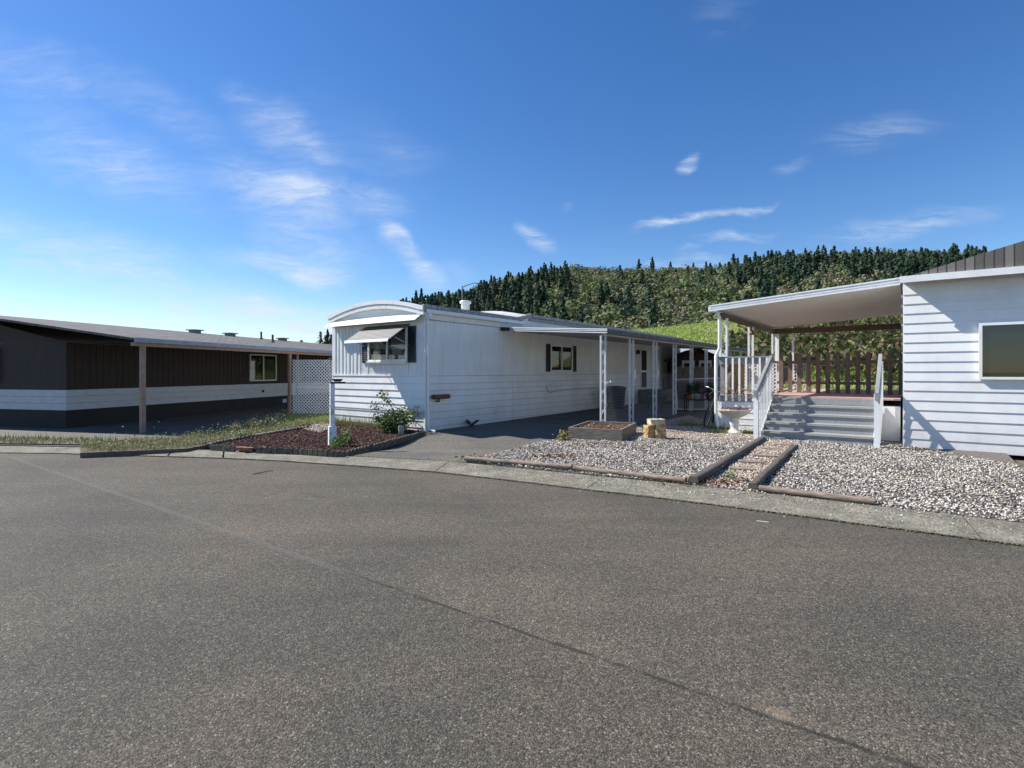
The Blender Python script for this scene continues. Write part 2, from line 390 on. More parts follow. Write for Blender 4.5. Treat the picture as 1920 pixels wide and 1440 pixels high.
MT['gravelbase'] = M('gravel_bed_fines', (.19, .165, .15), (.09, .08, .075), .95, 22, bs=.7, bscale=70)
MT['mulchbase'] = M('dark_mulch_base', (.06, .028, .024), (.03, .016, .014), .95, 20, bs=.7, bscale=50)
MT['grassland'] = M('meadow_grass', (.25, .31, .075), (.31, .33, .12), .9, .12, bs=.3, bscale=6, detail=8)
MT['forestfloor'] = M('forest_floor', (.07, .075, .035), (.05, .055, .025), .95, .1)

# ------------------------------------------------------------------ point scatter helpers
def inside(P, poly):
    x, y = P[:, 0], P[:, 1]; c = np.zeros(len(P), bool); n = len(poly); j = n - 1
    for i in range(n):
        xi, yi = poly[i][0], poly[i][1]; xj, yj = poly[j][0], poly[j][1]
        if yi != yj:
            t = ((yi > y) != (yj > y)) & (x < (xj - xi) * (y - yi) / (yj - yi) + xi); c ^= t
        j = i
    return c
def scatter(poly, dens):
    X = [p[0] for p in poly]; Y = [p[1] for p in poly]
    n = int((max(X) - min(X)) * (max(Y) - min(Y)) * dens)
    P = np.stack([rng.uniform(min(X), max(X), n), rng.uniform(min(Y), max(Y), n)], 1)
    return P[inside(P, poly)]
def rot_rand(n):
    q = rng.normal(size=(n, 4)); q /= np.linalg.norm(q, axis=1)[:, None]
    w, x, y, z = q.T
    return np.stack([np.stack([1 - 2 * (y * y + z * z), 2 * (x * y - w * z), 2 * (x * z + w * y)], 1),
                     np.stack([2 * (x * y + w * z), 1 - 2 * (x * x + z * z), 2 * (y * z - w * x)], 1),
                     np.stack([2 * (x * z - w * y), 2 * (y * z + w * x), 1 - 2 * (x * x + y * y)], 1)], 1)
OCT = np.array([(1, 0, 0), (-1, 0, 0), (0, 1, 0), (0, -1, 0), (0, 0, 1), (0, 0, -1)], float)
OCTF = np.array([(0, 2, 4), (2, 1, 4), (1, 3, 4), (3, 0, 4), (2, 0, 5), (1, 2, 5), (3, 1, 5), (0, 3, 5)])
def stones(name, P3, size, colors, mat, flat=.45, long=1.4):
    n = len(P3); S = size * rng.uniform(.55, 1.35, (n, 1)) * np.stack([rng.uniform(.8, long, n), rng.uniform(.6, 1, n), rng.uniform(.3, flat * 1.5, n)], 1)
    th = rng.uniform(0, 2 * np.pi, n)
    base = OCT[None] * S[:, None] + rng.normal(0, .18, (n, 6, 3)) * S[:, None]
    tilt = rng.normal(0, .3, (n, 2))
    base[:, :, 2] += base[:, :, 0] * tilt[:, :1] + base[:, :, 1] * tilt[:, 1:]
    c, s = np.cos(th)[:, None], np.sin(th)[:, None]
    x = base[:, :, 0] * c - base[:, :, 1] * s; y = base[:, :, 0] * s + base[:, :, 1] * c
    V = np.stack([x, y, base[:, :, 2]], 2) + P3[:, None, :]
    F = (OCTF[None] + (np.arange(n) * 6)[:, None, None]).reshape(-1, 3)
    colors = np.array(colors); t = colors[rng.integers(0, len(colors), n)] * rng.uniform(.8, 1.2, (n, 1))
    return np_mesh(name, V.reshape(-1, 3), F, mat, None, np.repeat(t, 6, 0))
def cards_arrays(P3, size, tint, aspect=1.6, R3=None):
    """bent leaf: a quad of 4 points with a folded middle (two triangles as one quad)"""
    n = len(P3); size = np.broadcast_to(np.asarray(size, float), (n,))
    Q = np.array([(-.5 * aspect, 0, 0), (0, -.5, .12), (.5 * aspect, 0, 0), (0, .5, .12)])
    Rm = rot_rand(n) if R3 is None else R3
    V = np.einsum('nij,kj->nki', Rm, Q) * size[:, None, None] + P3[:, None, :]
    F = np.arange(n * 4).reshape(n, 4)
    return V.reshape(-1, 3), F, np.repeat(tint, 4, 0)
def cards(name, P3, size, tint, mat, parent=None, aspect=1.6):
    V, F, T = cards_arrays(P3, size, tint, aspect); return np_mesh(name, V, F, mat, parent, T)
def facing(D):
    n = len(D); D = D + rng.normal(0, .25, (n, 3)); D = D / np.linalg.norm(D, axis=1)[:, None]
    a = rng.normal(size=(n, 3)); t = np.cross(a, D); t /= np.linalg.norm(t, axis=1)[:, None]; b = np.cross(D, t)
    return np.stack([t, b, D], 2)
def tints(n, cols, lo=.75, hi=1.25):
    cols = np.array(cols); return cols[rng.integers(0, len(cols), n)] * rng.uniform(lo, hi, (n, 1))
def blades(P3, h, w, tint, lean=.35):
    n = len(P3); h = np.broadcast_to(h, (n,)); th = rng.uniform(0, 2 * np.pi, n)
    dx, dy = np.cos(th), np.sin(th); ln = rng.uniform(0, lean, n) * h; la = rng.uniform(0, 2 * np.pi, n)
    b0 = P3 + np.stack([dx * w, dy * w, 0 * dx], 1); b1 = P3 - np.stack([dx * w, dy * w, 0 * dx], 1)
    tp = P3 + np.stack([np.cos(la) * ln, np.sin(la) * ln, h], 1)
    V = np.stack([b0, b1, tp], 1).reshape(-1, 3); F = np.arange(3 * n).reshape(n, 3)
    return V, F, np.repeat(tint, 3, 0)
def gzv(P): return .06 + .010 * np.clip(P[:, 1] - 7, 0, 14)

# ================================================================== SETTING
fr = [(-60, 12.5), (-30, 11.9), (-16, 11.2), (-9, 10.7), (-5.47, 10.13), (-4.05, 9.76), (-3.35, 9.50), (-2.49, 9.22), (-1.26, 8.74), (0, 8.05), (1.04, 7.43), (1.73, 7.05), (2.32, 6.70), (3.26, 6.09), (4.6, 5.2), (7, 3.6), (12, 0), (20, -6), (50, -30)]
bk = [(-60, 13.2), (-30, 12.6), (-16, 11.9), (-9.2, 11.35), (-5.83, 10.83), (-4.2, 10.45), (-3.5, 10.22), (-2.6, 9.95), (-1.1, 9.5), (.35, 8.70), (1.4, 8.10), (2.1, 7.74), (2.65, 7.42), (3.7, 6.78), (5.0, 5.9), (7.4, 4.25), (12.5, .6), (20.5, -5.4), (50.6, -29.5)]
def sheet(name, poly, z, mat, kind='structure'):
    return tag(MB().add([(p[0], p[1], z(p[0], p[1]) if callable(z) else z) for p in poly], [tuple(range(len(poly)))]).build(name, mat), kind=kind)
# the road: one sheet, near side open to the viewer
road = MB()
for i in range(len(fr) - 1):
    a, b = fr[i], fr[i + 1]
    road.add([(a[0], a[1], 0), (a[0] - 8, -60, 0), (b[0] - 8, -60, 0), (b[0], b[1], 0)], [(0, 1, 2, 3)])
tag(road.build('road', MT['asphalt']), kind='structure')
# concrete gutter walk along the road, sloping up to the yards; joints are real gaps between slabs
gut = MB(); slabs = []
for i in range(len(fr) - 1):
    p0, p1, q0, q1 = map(Vector, (fr[i], fr[i + 1], bk[i], bk[i + 1]))
    n = max(1, round((p1 - p0).length / 1.35)) if abs(p0.x) < 13 else 1
    for k in range(n):
        t0 = k / n; t1 = (k + 1) / n - (.012 if n > 1 or (p1 - p0).length > 1.2 and i % 2 else 0)
        a = p0.lerp(p1, t0); b = p0.lerp(p1, t1); c = q0.lerp(q1, t1); d = q0.lerp(q1, t0)
        gut.hexa([(a.x, a.y, -.1), (b.x, b.y, -.1), (c.x, c.y, -.1), (d.x, d.y, -.1), (a.x, a.y, .018), (b.x, b.y, .018), (c.x, c.y, .055), (d.x, d.y, .055)])
tag(gut.build('gutter_pavement', MT['walk']), kind='structure')
# moss and grit line where the road meets the gutter
P = []
for i in range(3, 15):
    a, b = np.array(fr[i]), np.array(fr[i + 1]); m = int(np.linalg.norm(b - a) * 260)
    t = rng.uniform(0, 1, (m, 1)); P.append(a + (b - a) * t + rng.normal(0, .018, (m, 2)))
P = np.vstack(P); P3 = np.hstack([P, np.full((len(P), 1), .012)])
tag(stones('gutter_moss', P3, .011, [(.12, .11, .04), (.16, .14, .07), (.2, .18, .12), (.07, .06, .035)], MT['stoneattr']), 'thin line of moss and grit where the asphalt meets the concrete gutter', None, None, 'stuff')

# ground sheet under the yards, reaching the foot of the hills
def ground_z(x, y): return gz(x, y) - .13
g = MB(); bx = [p[0] for p in bk]
for i in range(len(bk) - 1):
    a, b = bk[i], bk[i + 1]
    ys = [0, .02, .06, .2, .5, 1.0]
    for k in range(5):
        def yy(p, t): return p[1] + (90 - p[1]) * t
        g.add([(a[0], yy(a, ys[k]), ground_z(a[0], yy(a, ys[k]))), (b[0], yy(b, ys[k]), ground_z(b[0], yy(b, ys[k]))),
               (b[0], yy(b, ys[k + 1]), ground_z(b[0], yy(b, ys[k + 1]))), (a[0], yy(a, ys[k + 1]), ground_z(a[0], yy(a, ys[k + 1])))], [(0, 1, 2, 3)])
tag(g.build('ground', MT['soil']), kind='structure')
tag(MB().add([(-1500, -1200, -.3), (1500, -1200, -.3), (1500, 1500, -.3), (-1500, 1500, -.3)], [(0, 1, 2, 3)]).build('far_ground', MT['grassland']), kind='structure')

def gridsheet(name, poly, zf, mat, step=.35, skirt=.25):
    """polygon filled with a fine grid so that it can undulate; with a skirt"""
    import bmesh
    bm = bmesh.new(); vs = [bm.verts.new((p[0], p[1], 0)) for p in poly]; f = bm.faces.new(vs)
    if f.normal.z < 0: f.normal_flip()
    X = [p[0] for p in poly]; Y = [p[1] for p in poly]
    for ax, lo, hi in ((0, min(X), max(X)), (1, min(Y), max(Y))):
        t = lo + step
        while t < hi:
            co = (t, 0, 0) if ax == 0 else (0, t, 0); no = (1, 0, 0) if ax == 0 else (0, 1, 0)
            bmesh.ops.bisect_plane(bm, geom=bm.verts[:] + bm.edges[:] + bm.faces[:], plane_co=co, plane_no=no); t += step
    bm.normal_update()
    for f in bm.faces:
        if f.normal.z < 0: f.normal_flip()
    edges = [e for e in bm.edges if e.is_boundary]
    r = bmesh.ops.extrude_edge_only(bm, edges=edges)
    low = {v for v in r['geom'] if isinstance(v, bmesh.types.BMVert)}
    for v in bm.verts: v.co.z = zf(v.co.x, v.co.y) - (skirt if v in low else 0)
    me = bpy.data.meshes.new(name); bm.to_mesh(me); bm.free(); me.materials.append(mat)
    o = bpy.data.objects.new(name, me); COL.objects.link(o); return o

def drive_z(x, y):
    # shallow swale across the middle of the driveway apron
    d = math.exp(-((y - 11.7) / 1.1) ** 2)
    near = min(1, max(0, (y - 9.3) / 1.5))
    return .058 + (gz(x, y) - .058) * near - .115 * d
A1 = [G(650, 852.5), G(796, 812)]
drive = [(-3.45, 10.2), (-2.6, 9.95), (-1.1, 9.5), (-.80, 9.4), (.35, 11.35), (.72, 12.0), L(2.2, 3.75), L(3.6, 3.75), L(3.6, -.05), L(-.02, -.02)]
tag(gridsheet('driveway', [(p[0], p[1]) for p in drive], drive_z, MT['driveway']), kind='structure')
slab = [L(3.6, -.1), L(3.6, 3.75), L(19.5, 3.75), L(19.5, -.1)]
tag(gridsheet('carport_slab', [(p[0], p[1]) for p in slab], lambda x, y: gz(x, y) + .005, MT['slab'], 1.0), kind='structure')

gravel = [(-.80, 9.42), (.35, 8.76), (1.4, 8.14), (2.1, 7.78), (2.65, 7.44), (3.7, 6.82), (5, 5.95), (7.4, 4.3), (9.5, 2.85), L(2.5, 11.4), L(14.5, 11.4), L(14.5, 3.76), L(3.6, 3.76), L(2.2, 3.76), (.72, 12.0), (.35, 11.35)]
gravel = [(p[0], p[1]) for p in gravel]
def grav_z(x, y): return gz(x, y) - .012 + .012 * math.sin(x * 1.7 + y) * math.cos(y * 1.3)
tag(gridsheet('gravel_ground', gravel, grav_z, MT['gravelbase']), kind='structure')
pathpoly = [(p[0], p[1]) for p in (G(1300, 911), G(1430, 823), G(1500, 826), G(1408, 922))]
near = [p for p in gravel]
P = scatter([(-.9, 9.4), (2.65, 7.3), (5.6, 5.4), (9.0, 6.5), (8.2, 12), L(6.2, 5.6)[:2], L(8.5, 3.9)[:2], L(2.2, 3.8)[:2], (.7, 12.0), (.35, 11.35)], 1900)
P = P[(np.sin(P[:, 0] * 2.3 + 1.1 * np.sin(P[:, 1] * 1.9)) * np.sin(P[:, 1] * 2.7 + P[:, 0]) + rng.uniform(-.6, 1.6, len(P))) > -.25]
P = P[inside(P, gravel)]
inp = inside(P, pathpoly)
# the yard nearer the planter is dense white and slate chip, the path and the strip along the deck are tan
deckish = (P[:, 1] > 12.3) & (P[:, 0] > 2.8)
A = P[~inp & ~deckish]; B = P[inp | deckish]
mix = rng.uniform(size=len(A)) < .06
def zst(Q, up=.004): return np.hstack([Q, (np.array([grav_z(*q) for q in Q]) + up + rng.uniform(-.004, .012, len(Q)))[:, None]])
tag(stones('gravel', zst(A), .0185, [(.56, .52, .45), (.70, .66, .58), (.30, .275, .24), (.13, .122, .112), (.07, .066, .062), (.40, .35, .29), (.20, .18, .16), (.44, .36, .28), (.10, .09, .08), (.62, .55, .46)], MT['stoneattr']), 'white and slate grey stone chips covering the yard', None, None, 'stuff')
tag(stones('tan_gravel', zst(B), .019, [(.52, .42, .33), (.60, .50, .40), (.36, .27, .20), (.24, .19, .15), (.46, .36, .27), (.62, .56, .48)], MT['stoneattr']), 'tan pebbles on the path and beside the raised deck', None, None, 'stuff')

# mulch bed
bed = [(p[0], p[1]) for p in (G(395, 838), G(420, 840), G(480, 843), G(560, 846), G(610, 849.5), G(650, 851), G(796, 812))] + \
      [tuple(L(-.01, 0)[:2]), tuple(L(-.01, -3.95)[:2])] + [(p[0], p[1]) for p in (G(600, 799), G(560, 805), G(490, 817), G(420, 830))]
def bed_z(x, y): return gz(x, y) + .012 + .012 * math.sin(2.1 * x) * math.sin(1.7 * y)
tag(gridsheet('mulch_ground', bed, bed_z, MT['mulchbase']), kind='structure')
P = scatter(bed, 900); pat = np.array([math.sin(p[0] * 3.1 + 1) + math.sin(p[1] * 4.3) for p in P])
Z = np.array([bed_z(*q) for q in P]) + .008
tag(stones('bark_mulch', np.hstack([P, Z[:, None]]), .022, [(.065, .028, .025), (.045, .02, .02), (.095, .038, .03), (.075, .035, .036), (.035, .018, .016), (.16, .10, .08), (.10, .06, .045)], MT['mulchattr'], .35, 1.9), 'dark red bark chips covering the bed in front of the white home', None, None, 'stuff')

# weedy strip beyond the bed, patch of pale gravel, neighbour's dark drive
weed = [(p[0], p[1]) for p in (G(350, 842), G(420, 829), G(490, 815.5), G(560, 803.5), G(600, 797), G(620, 796), G(632, 781), G(545, 781.5), G(470, 797), G(420, 806), G(340, 822), G(150, 836), G(150, 850))]
def weed_z(x, y): return gz(x, y) + .01
tag(gridsheet('verge_ground', weed, weed_z, MT['soil']), kind='structure')
P = scatter(weed, 150); P3 = np.hstack([P, gzv(P)[:, None] + .01])
gp = G(585, 788); dd = np.hypot((P[:, 0] - gp[0]) / 1.3, (P[:, 1] - gp[1]) / 1.0)
# lawn patch
lawn = [(p[0], p[1]) for p in (G(515, 799), G(560, 797), G(608, 793), G(625, 783), G(545, 782), G(500, 791))]
Pl = scatter(lawn, 2600); Pl3 = np.hstack([Pl, gzv(Pl)[:, None] + .008])
V, F, T = blades(Pl3, rng.uniform(.04, .10, len(Pl3)), .006, tints(len(Pl3), [(.28, .40, .06), (.36, .46, .09), (.24, .33, .07), (.42, .42, .16)]))
tag(np_mesh('lawn_grass', V, F, MT['leafattr'], None, T), 'small bright green patch of grass in front of the lattice screen', None, None, 'stuff')
Pw = P[dd > .6]; Pw = np.repeat(Pw, 7, 0) + rng.normal(0, .07, (len(Pw) * 7, 2)); Pw = Pw[inside(Pw, weed)]
V, F, T = blades(np.hstack([Pw, gzv(Pw)[:, None]]), rng.gamma(2.2, .03, len(Pw)), .005, tints(len(Pw), [(.22, .25, .08), (.34, .30, .14), (.16, .19, .07), (.42, .36, .22), (.24, .18, .12)]))
Pc = P[rng.uniform(size=len(P)) < .9]; Pc = np.repeat(Pc, 4, 0) + rng.normal(0, .06, (len(Pc) * 4, 2)); Pc = Pc[inside(Pc, weed)]
Pc3 = np.hstack([Pc, (gzv(Pc) + rng.gamma(2., .035, len(Pc)))[:, None]])
V2, F2, T2 = cards_arrays(Pc3, rng.uniform(.012, .035, len(Pc3)), tints(len(Pc3), [(.18, .22, .07), (.28, .32, .12), (.5, .48, .34), (.35, .28, .15), (.13, .16, .05), (.22, .25, .08), (.16, .2, .06)]))
F2v = F2 + len(V)
W_ = MT['leafattr']
me_o = np_mesh('verge_weeds', np.vstack([V, V2]), np.vstack([np.hstack([F, F[:, 2:3]])[:0].astype(int).reshape(0, 4), F2v]), W_, None, np.vstack([T, T2]))
tag(me_o, 'small leafy weeds and seed heads scattered in the verge beside the red mulch', None, None, 'stuff')
me_o2 = np_mesh('verge_grass', V, F, W_, None, T)
tag(me_o2, 'straggly dry and green grass stems in the verge beside the mulch bed', None, None, 'stuff')
patch = [(p[0], p[1]) for p in (G(570, 806), G(600, 814), G(612, 808), G(628, 801), G(628, 789), G(605, 787), G(585, 797))]
P = scatter(patch, 900); tag(stones('pebble_patch', np.hstack([P, gzv(P)[:, None] + .03]), .022, [(.42, .36, .29), (.30, .25, .2), (.22, .18, .15), (.5, .44, .36)], MT['stoneattr']), 'patch of tan pebbles between the verge and the corner of the white home', None, None, 'stuff')
nd = [(p[0], p[1]) for p in (G(150, 834), G(340, 821), G(420, 805.5), G(470, 796.5), G(545, 781))] + [(-6.2, 19), (-5, 30), (-22, 32), (-26, 13)]
tag(gridsheet('neighbour_drive', nd, lambda x, y: gz(x, y) - .03, MT['driveway'], 1.5), kind='structure')
# lawn on the far left of the street front
lf = [(-26, 12.4), (-16, 12.0), (-9.2, 11.4), (p := G(150, 850))[:2], G(150, 836)[:2], (-26, 13.6)]
tag(gridsheet('left_verge', [(q[0], q[1]) for q in [(-26, 12.4), (-16, 11.95), (-9.3, 11.4), (-7.0, 11.1), (-8.1, 12.0), (-12, 12.6), (-26, 13.6)]], lambda x, y: gz(x, y), MT['soil'], 1.0), kind='structure')
Pq = scatter([(-26, 12.4), (-16, 11.95), (-9.3, 11.4), (-7.0, 11.1), (-6.2, 11.1), (-8.1, 12.0), (-12, 12.6), (-26, 13.6)], 420)
V, F, T = blades(np.hstack([Pq, gzv(Pq)[:, None]]), rng.gamma(3, .02, len(Pq)), .008, tints(len(Pq), [(.14, .19, .05), (.2, .22, .07), (.1, .13, .04), (.26, .24, .12)]))
tag(np_mesh('roadside_grass', V, F, W_, None, T), 'rough grass along the gutter before the brown home', None, None, 'stuff')

# ------------------------------------------------------------------ hills
def interp(s, xs, ys): return float(np.interp(s, xs, ys))
gx = [-1.6, -.6, -.3, -.1, .05, .2, .38, .44, .54, .8, 1.3]; gy = [.0, .002, .008, .03, .05, .075, .091, .0965, .097, .105, .12]
def grass_e(s): return interp(s, gx, gy)
fx = [-1.6, -.8, -.45, -.36, -.30, -.24, -.18, -.12, -.08, 0, .05, .10, .16, .21, .29, .37, .44, .49, .54, .7, .9, 1.3]
fy = [.010, .015, .020, .028, .058, .085, .106, .122, .132, .158, .168, .176, .176, .170, .172, .176, .186, .194, .198, .205, .20, .17]
def forest_e(s): return interp(s, fx, fy)
DG, DF0, DF1 = 95.0, 190.0, 430.0
def hill_z(s, d):
    zg = CAMH + grass_e(s) * DG * .98
    if d <= DG:
        t = min(1, max(0, (d - 30) / (DG - 30))); t = t * t * (3 - 2 * t) * .75 + t * .25
        return -.1 + (zg + .1) * t + (.35 * math.sin(s * d * .22) * math.sin(d * .17) * t)
    zc = CAMH + forest_e(s) * DF1
    if d <= DF0: return zg + (d - DG) * .012 * (1 if grass_e(s) > .02 else 0)
    zb = zg + (DF0 - DG) * .012 * (1 if grass_e(s) > .02 else 0)
    t = min(1.15, (d - DF0) / (DF1 - DF0))
    return zb + (zc - zb) * (t ** .92 if t < 1 else 1 - (t - 1) * .6) + 1.5 * math.sin(s * 23 + d * .02) * min(1, t * 3) * (1 if t < .9 else .3)
def polar(name, s0, s1, ns, ds, mat):
    vs = []; fs = []
    for d in ds:
        for i in range(ns + 1):
            s = s0 + (s1 - s0) * i / ns; vs.append((s * d, d, hill_z(s, d)))
    for j in range(len(ds) - 1):
        for i in range(ns):
            a = j * (ns + 1) + i; fs.append((a, a + 1, a + ns + 2, a + ns + 1))
    m = MB().add(vs, fs, True); return tag(m.build(name, mat), kind='structure')
polar('grassy_hill', -1.6, 1.6, 90, [30 + 4.06 * i for i in range(17)] + [105, 140, 190], MT['grassland'])
polar('forest_hill', -1.6, 1.6, 90, [188 + 12 * i for i in range(24)], MT['forestfloor'])

# rough grass on the facing slope
n = 70000; s = rng.uniform(-.1, .85, n); d = rng.uniform(34, 97, n); keep = np.ones(n, bool)
P3 = np.stack([s * d, d, np.array([hill_z(a, b) for a, b in zip(s, d)])], 1)
fld = np.array([math.sin(p[0] * .21 + 1) + math.sin(p[1] * .33 + p[0] * .1) for p in P3])
cg = np.where(fld[:, None] + rng.normal(0, .5, (n, 1)) > 1.15, np.array([[.40, .38, .17]]), np.array([[.29, .36, .09]])) * rng.uniform(.75, 1.3, (n, 1))
V, F, T = blades(P3, rng.uniform(.12, .38, n), .09, cg, 1.1)
tag(np_mesh('hill_grass', V, F, W_, None, T), 'long green and straw coloured grass on the hill behind the carport', None, None, 'stuff')

# ------------------------------------------------------------------ trees
def broadleaf_arrays(base, h, w, col, ncard, csize):
    nb = rng.integers(5, 9); out = []
    bc = np.stack([rng.normal(0, w * .24, nb), rng.normal(0, w * .24, nb), h * rng.uniform(.4, .8, nb)], 1)
    bc[0] = (0, 0, h * .62); br = w * rng.uniform(.24, .36, nb)
    k = rng.integers(0, nb, ncard); dirs = rng.normal(size=(ncard, 3)); dirs /= np.linalg.norm(dirs, axis=1)[:, None]
    P = bc[k] + dirs * (br[k] * rng.uniform(.72, 1.08, ncard))[:, None] * np.array([1, 1, .85])
    tone = np.repeat(col[None], ncard, 0) * (rng.uniform(.88, 1.12, (nb, 1)))[k] * rng.uniform(.88, 1.12, (ncard, 1))
    return P + base, csize * rng.uniform(.6, 1.3, ncard), tone, facing(dirs + np.array([0, 0, .25]))
def conifer_arrays(base, h, w, col, ncard, csize):
    nt_ = int(rng.integers(6, 11)); t = rng.uniform(0, 1, ncard) ** 1.3; tier = np.floor(t * nt_) / nt_; u = (t - tier) * nt_
    rad = w * .5 * (1 - tier * .97) ** .95 * (.45 + .55 * (1 - u)) * (1 + .25 * np.sin(tier * 37 + base[0])) * rng.uniform(.3, 1.0, ncard) ** .6; th = rng.uniform(0, 2 * np.pi, ncard)
    lob = 1 + .34 * np.sin(th * 3 + tier * 20)
    P = np.stack([rad * lob * np.cos(th), rad * lob * np.sin(th), h * (.08 + .92 * t)], 1)
    tone = np.repeat(col[None], ncard, 0) * rng.uniform(.8, 1.2, (ncard, 1))
    dn = np.stack([np.cos(th), np.sin(th), .55 + 0 * th], 1)
    return P + base, csize * rng.uniform(.6, 1.3, ncard) * (1.1 - .6 * t), tone, facing(dn)
BL = np.array([(.18, .20, .095), (.155, .185, .08), (.20, .205, .115), (.125, .165, .07), (.235, .215, .14), (.14, .17, .085), (.115, .135, .065)])
CF = np.array([(.044, .072, .044), (.054, .082, .046), (.038, .062, .042)])
def con_prob(s, e):
    # e = height on the slope 0..1 ; conifers stand in the two dark belts
    p = 0.035 if e < .8 else .012
    if -.20 < s < .11: p = max(p, (.6 if e > .25 else .12) * (.22 if e > .85 else 1) * (1 if s < .07 else .6))
    if s > .38: p = max(p, min(.7, (s - .38) * 7) * (1 if e > .45 else .22) * (.5 if e > .9 else 1))
    if s < -.2: p = .5
    return p
FP, FS, FT, FR = [], [], [], []
cnt = 0
s_all = []
while cnt < 3300:
    s = rng.uniform(-.62, 1.15)
    if s < -.22 and rng.uniform() < .4: continue
    d = DF0 + (DF1 - DF0 + 6) * (rng.uniform(0, 1) ** .75 if cnt % 5 else rng.uniform(.85, 1.0))
    if cnt % 6 == 0: d = DF0 + rng.uniform(-8, 30)
    if s < -.33 and d < 300: continue
    t = (d - DF0) / (DF1 - DF0); base = np.array([s * d, d, hill_z(s, d) - .8])
    if rng.uniform() < con_prob(s, t):
        h = rng.uniform(10, 19) * (.72 if t > .85 else 1); P_, S_, T_, R_ = conifer_arrays(base, h, h * rng.uniform(.48, .66), CF[rng.integers(3)] * rng.uniform(.8, 1.25), 260, 1.9)
    else:
        h = rng.uniform(6, 10.5) * (1.25 if t > .85 and rng.uniform() < .4 else 1); c = BL[rng.integers(len(BL))] * rng.uniform(.8, 1.2)
        P_, S_, T_, R_ = broadleaf_arrays(base, h, h * rng.uniform(.8, 1.2), c, 210, 1.15)
    if s < -.35: P_[:, 2] = base[2] + (P_[:, 2] - base[2]) * .7
    FP.append(P_); FS.append(S_); FT.append(T_); FR.append(R_); cnt += 1
P_ = np.vstack(FP); V, F, T = cards_arrays(P_, np.hstack(FS), np.vstack(FT), 1.2, np.vstack(FR))
tag(np_mesh('hillside_forest', V, F, MT['forestattr'], None, T), 'mixed oak and fir wood covering the hill behind the homes', None, None, 'stuff')

def conifer(px, pytop, h, label, d=432, w=.55, group='firs standing out on the ridge'):
    s = (px - 960) / 1000.; ztop = CAMH + (697 - pytop) / 1000. * d
    o = thing('fir_tree', label, 'tree', (s * d, d, ztop - h), 0, group)
    P_, S_, T_, R_ = conifer_arrays(np.zeros(3), h, h * w, CF[rng.integers(3)] * rng.uniform(.8, 1.0), 520, 1.8)
    V, F, T = cards_arrays(P_, S_, T_, 1.4, R_); np_mesh('crown', V, F, MT['forestattr'], o, T)
    MB().tube([(0, 0, -2), (0, 0, h * .5), (0, 0, h * .97)], [h * .018, h * .012, .05], 6).build('trunk', MT['bark'], o)
    return o
conifer(780, 545, 15, 'leftmost small fir on the ridge, above the white home roof end')
conifer(790, 541, 17, 'second fir from the left on the ridge, taller of the close pair')
conifer(921, 516, 20, 'pointed dark fir right of the street lamp arm on the ridge')
conifer(953, 509, 21, 'tall dense fir on the ridge between the street lamp and the round oaks')
conifer(995, 499, 20, 'slender dark fir rising highest in the dense left fir belt')
conifer(1014, 500, 19, 'broad fir just right of the slender highest one in the left belt', w=.42)
conifer(1198, 486, 17, 'smaller fir of the close pair standing alone mid ridge')
conifer(1223, 482, 20, 'wide lone fir on the bare mid ridge, right of the close smaller one', w=.5)
conifer(1257, 491, 14, 'short lone fir on the ridge in a gap of sky', w=.45)
conifer(1300, 493, 19, 'fir left of the round crowned oaks on the right half of the ridge', w=.5)
conifer(1324, 491, 16, 'small fir beside the round crowned oaks on the ridge', w=.45)
conifer(1375, 476, 20, 'sharp fir standing above the oaks where the right fir belt begins')
conifer(1397, 478, 19, 'second pointed fir in the right belt, slightly lower than its right neighbour')
conifer(1416, 472, 21, 'third pointed fir of the right ridge belt')
conifer(1440, 470, 22, 'dark twin-looking fir left of the highest right ridge tops')
conifer(1447, 468, 22, 'highest fir at the centre of the right ridge belt')
conifer(1461, 470, 22, 'narrow fir just right of the highest right ridge fir', w=.3)
conifer(1475, 472, 21, 'fir second from the right edge of the photographed ridge')
conifer(1486, 474, 21, 'rightmost fir on the photographed ridge', w=.4)
for i, (px, py) in enumerate([(1520, 470), (1548, 466), (1580, 472), (1630, 465), (1690, 468), (1760, 470)]):
    conifer(px, py, 20 + i % 3, ['fir above the porch roof on the far right ridge', 'tall fir beyond the porch roof edge', 'low fir in the dip of the far right ridge', 'broad fir near the right home roof', 'lone fir above the right home gutter', 'last fir on the far right ridge'][i], w=.34 + .03 * (i % 3))

def leafy_tree(px, pytop, d, h, w, label, n=900, cs=.35):
    s = (px - 960) / 1000.; ztop = CAMH + (697 - pytop) / 1000. * d
    o = thing('distant_tree', label, 'tree', (s * d, d, ztop - h))
    P_, S_, T_, R_ = conifer_arrays(np.zeros(3), h, w, np.array((.035, .05, .03)), n, cs)
    P_[:, :2] *= 1 + .3 * rng.normal(size=(n, 1)); V, F, T = cards_arrays(P_, S_, T_, 1.4); np_mesh('crown', V, F, MT['leafattr'], o, T)
    MB().tube([(0, 0, -2), (0, 0, h * .6), (0, 0, h * .95)], [.25, .15, .04], 6).build('trunk', MT['bark'], o)
leafy_tree(601, 622, 90, 9.5, 3.4, 'spindly dark fir rising behind the brown home roof')
leafy_tree(611, 628, 92, 9, 4.2, 'shorter dark tree close right of the spindly fir behind the brown home')
leafy_tree(622, 633, 96, 9, 3.5, 'small tree touching the white home corner, behind the brown home roof')
leafy_tree(210, 612, 88, 10, 6, 'bushy dark tree far left behind the brown home')

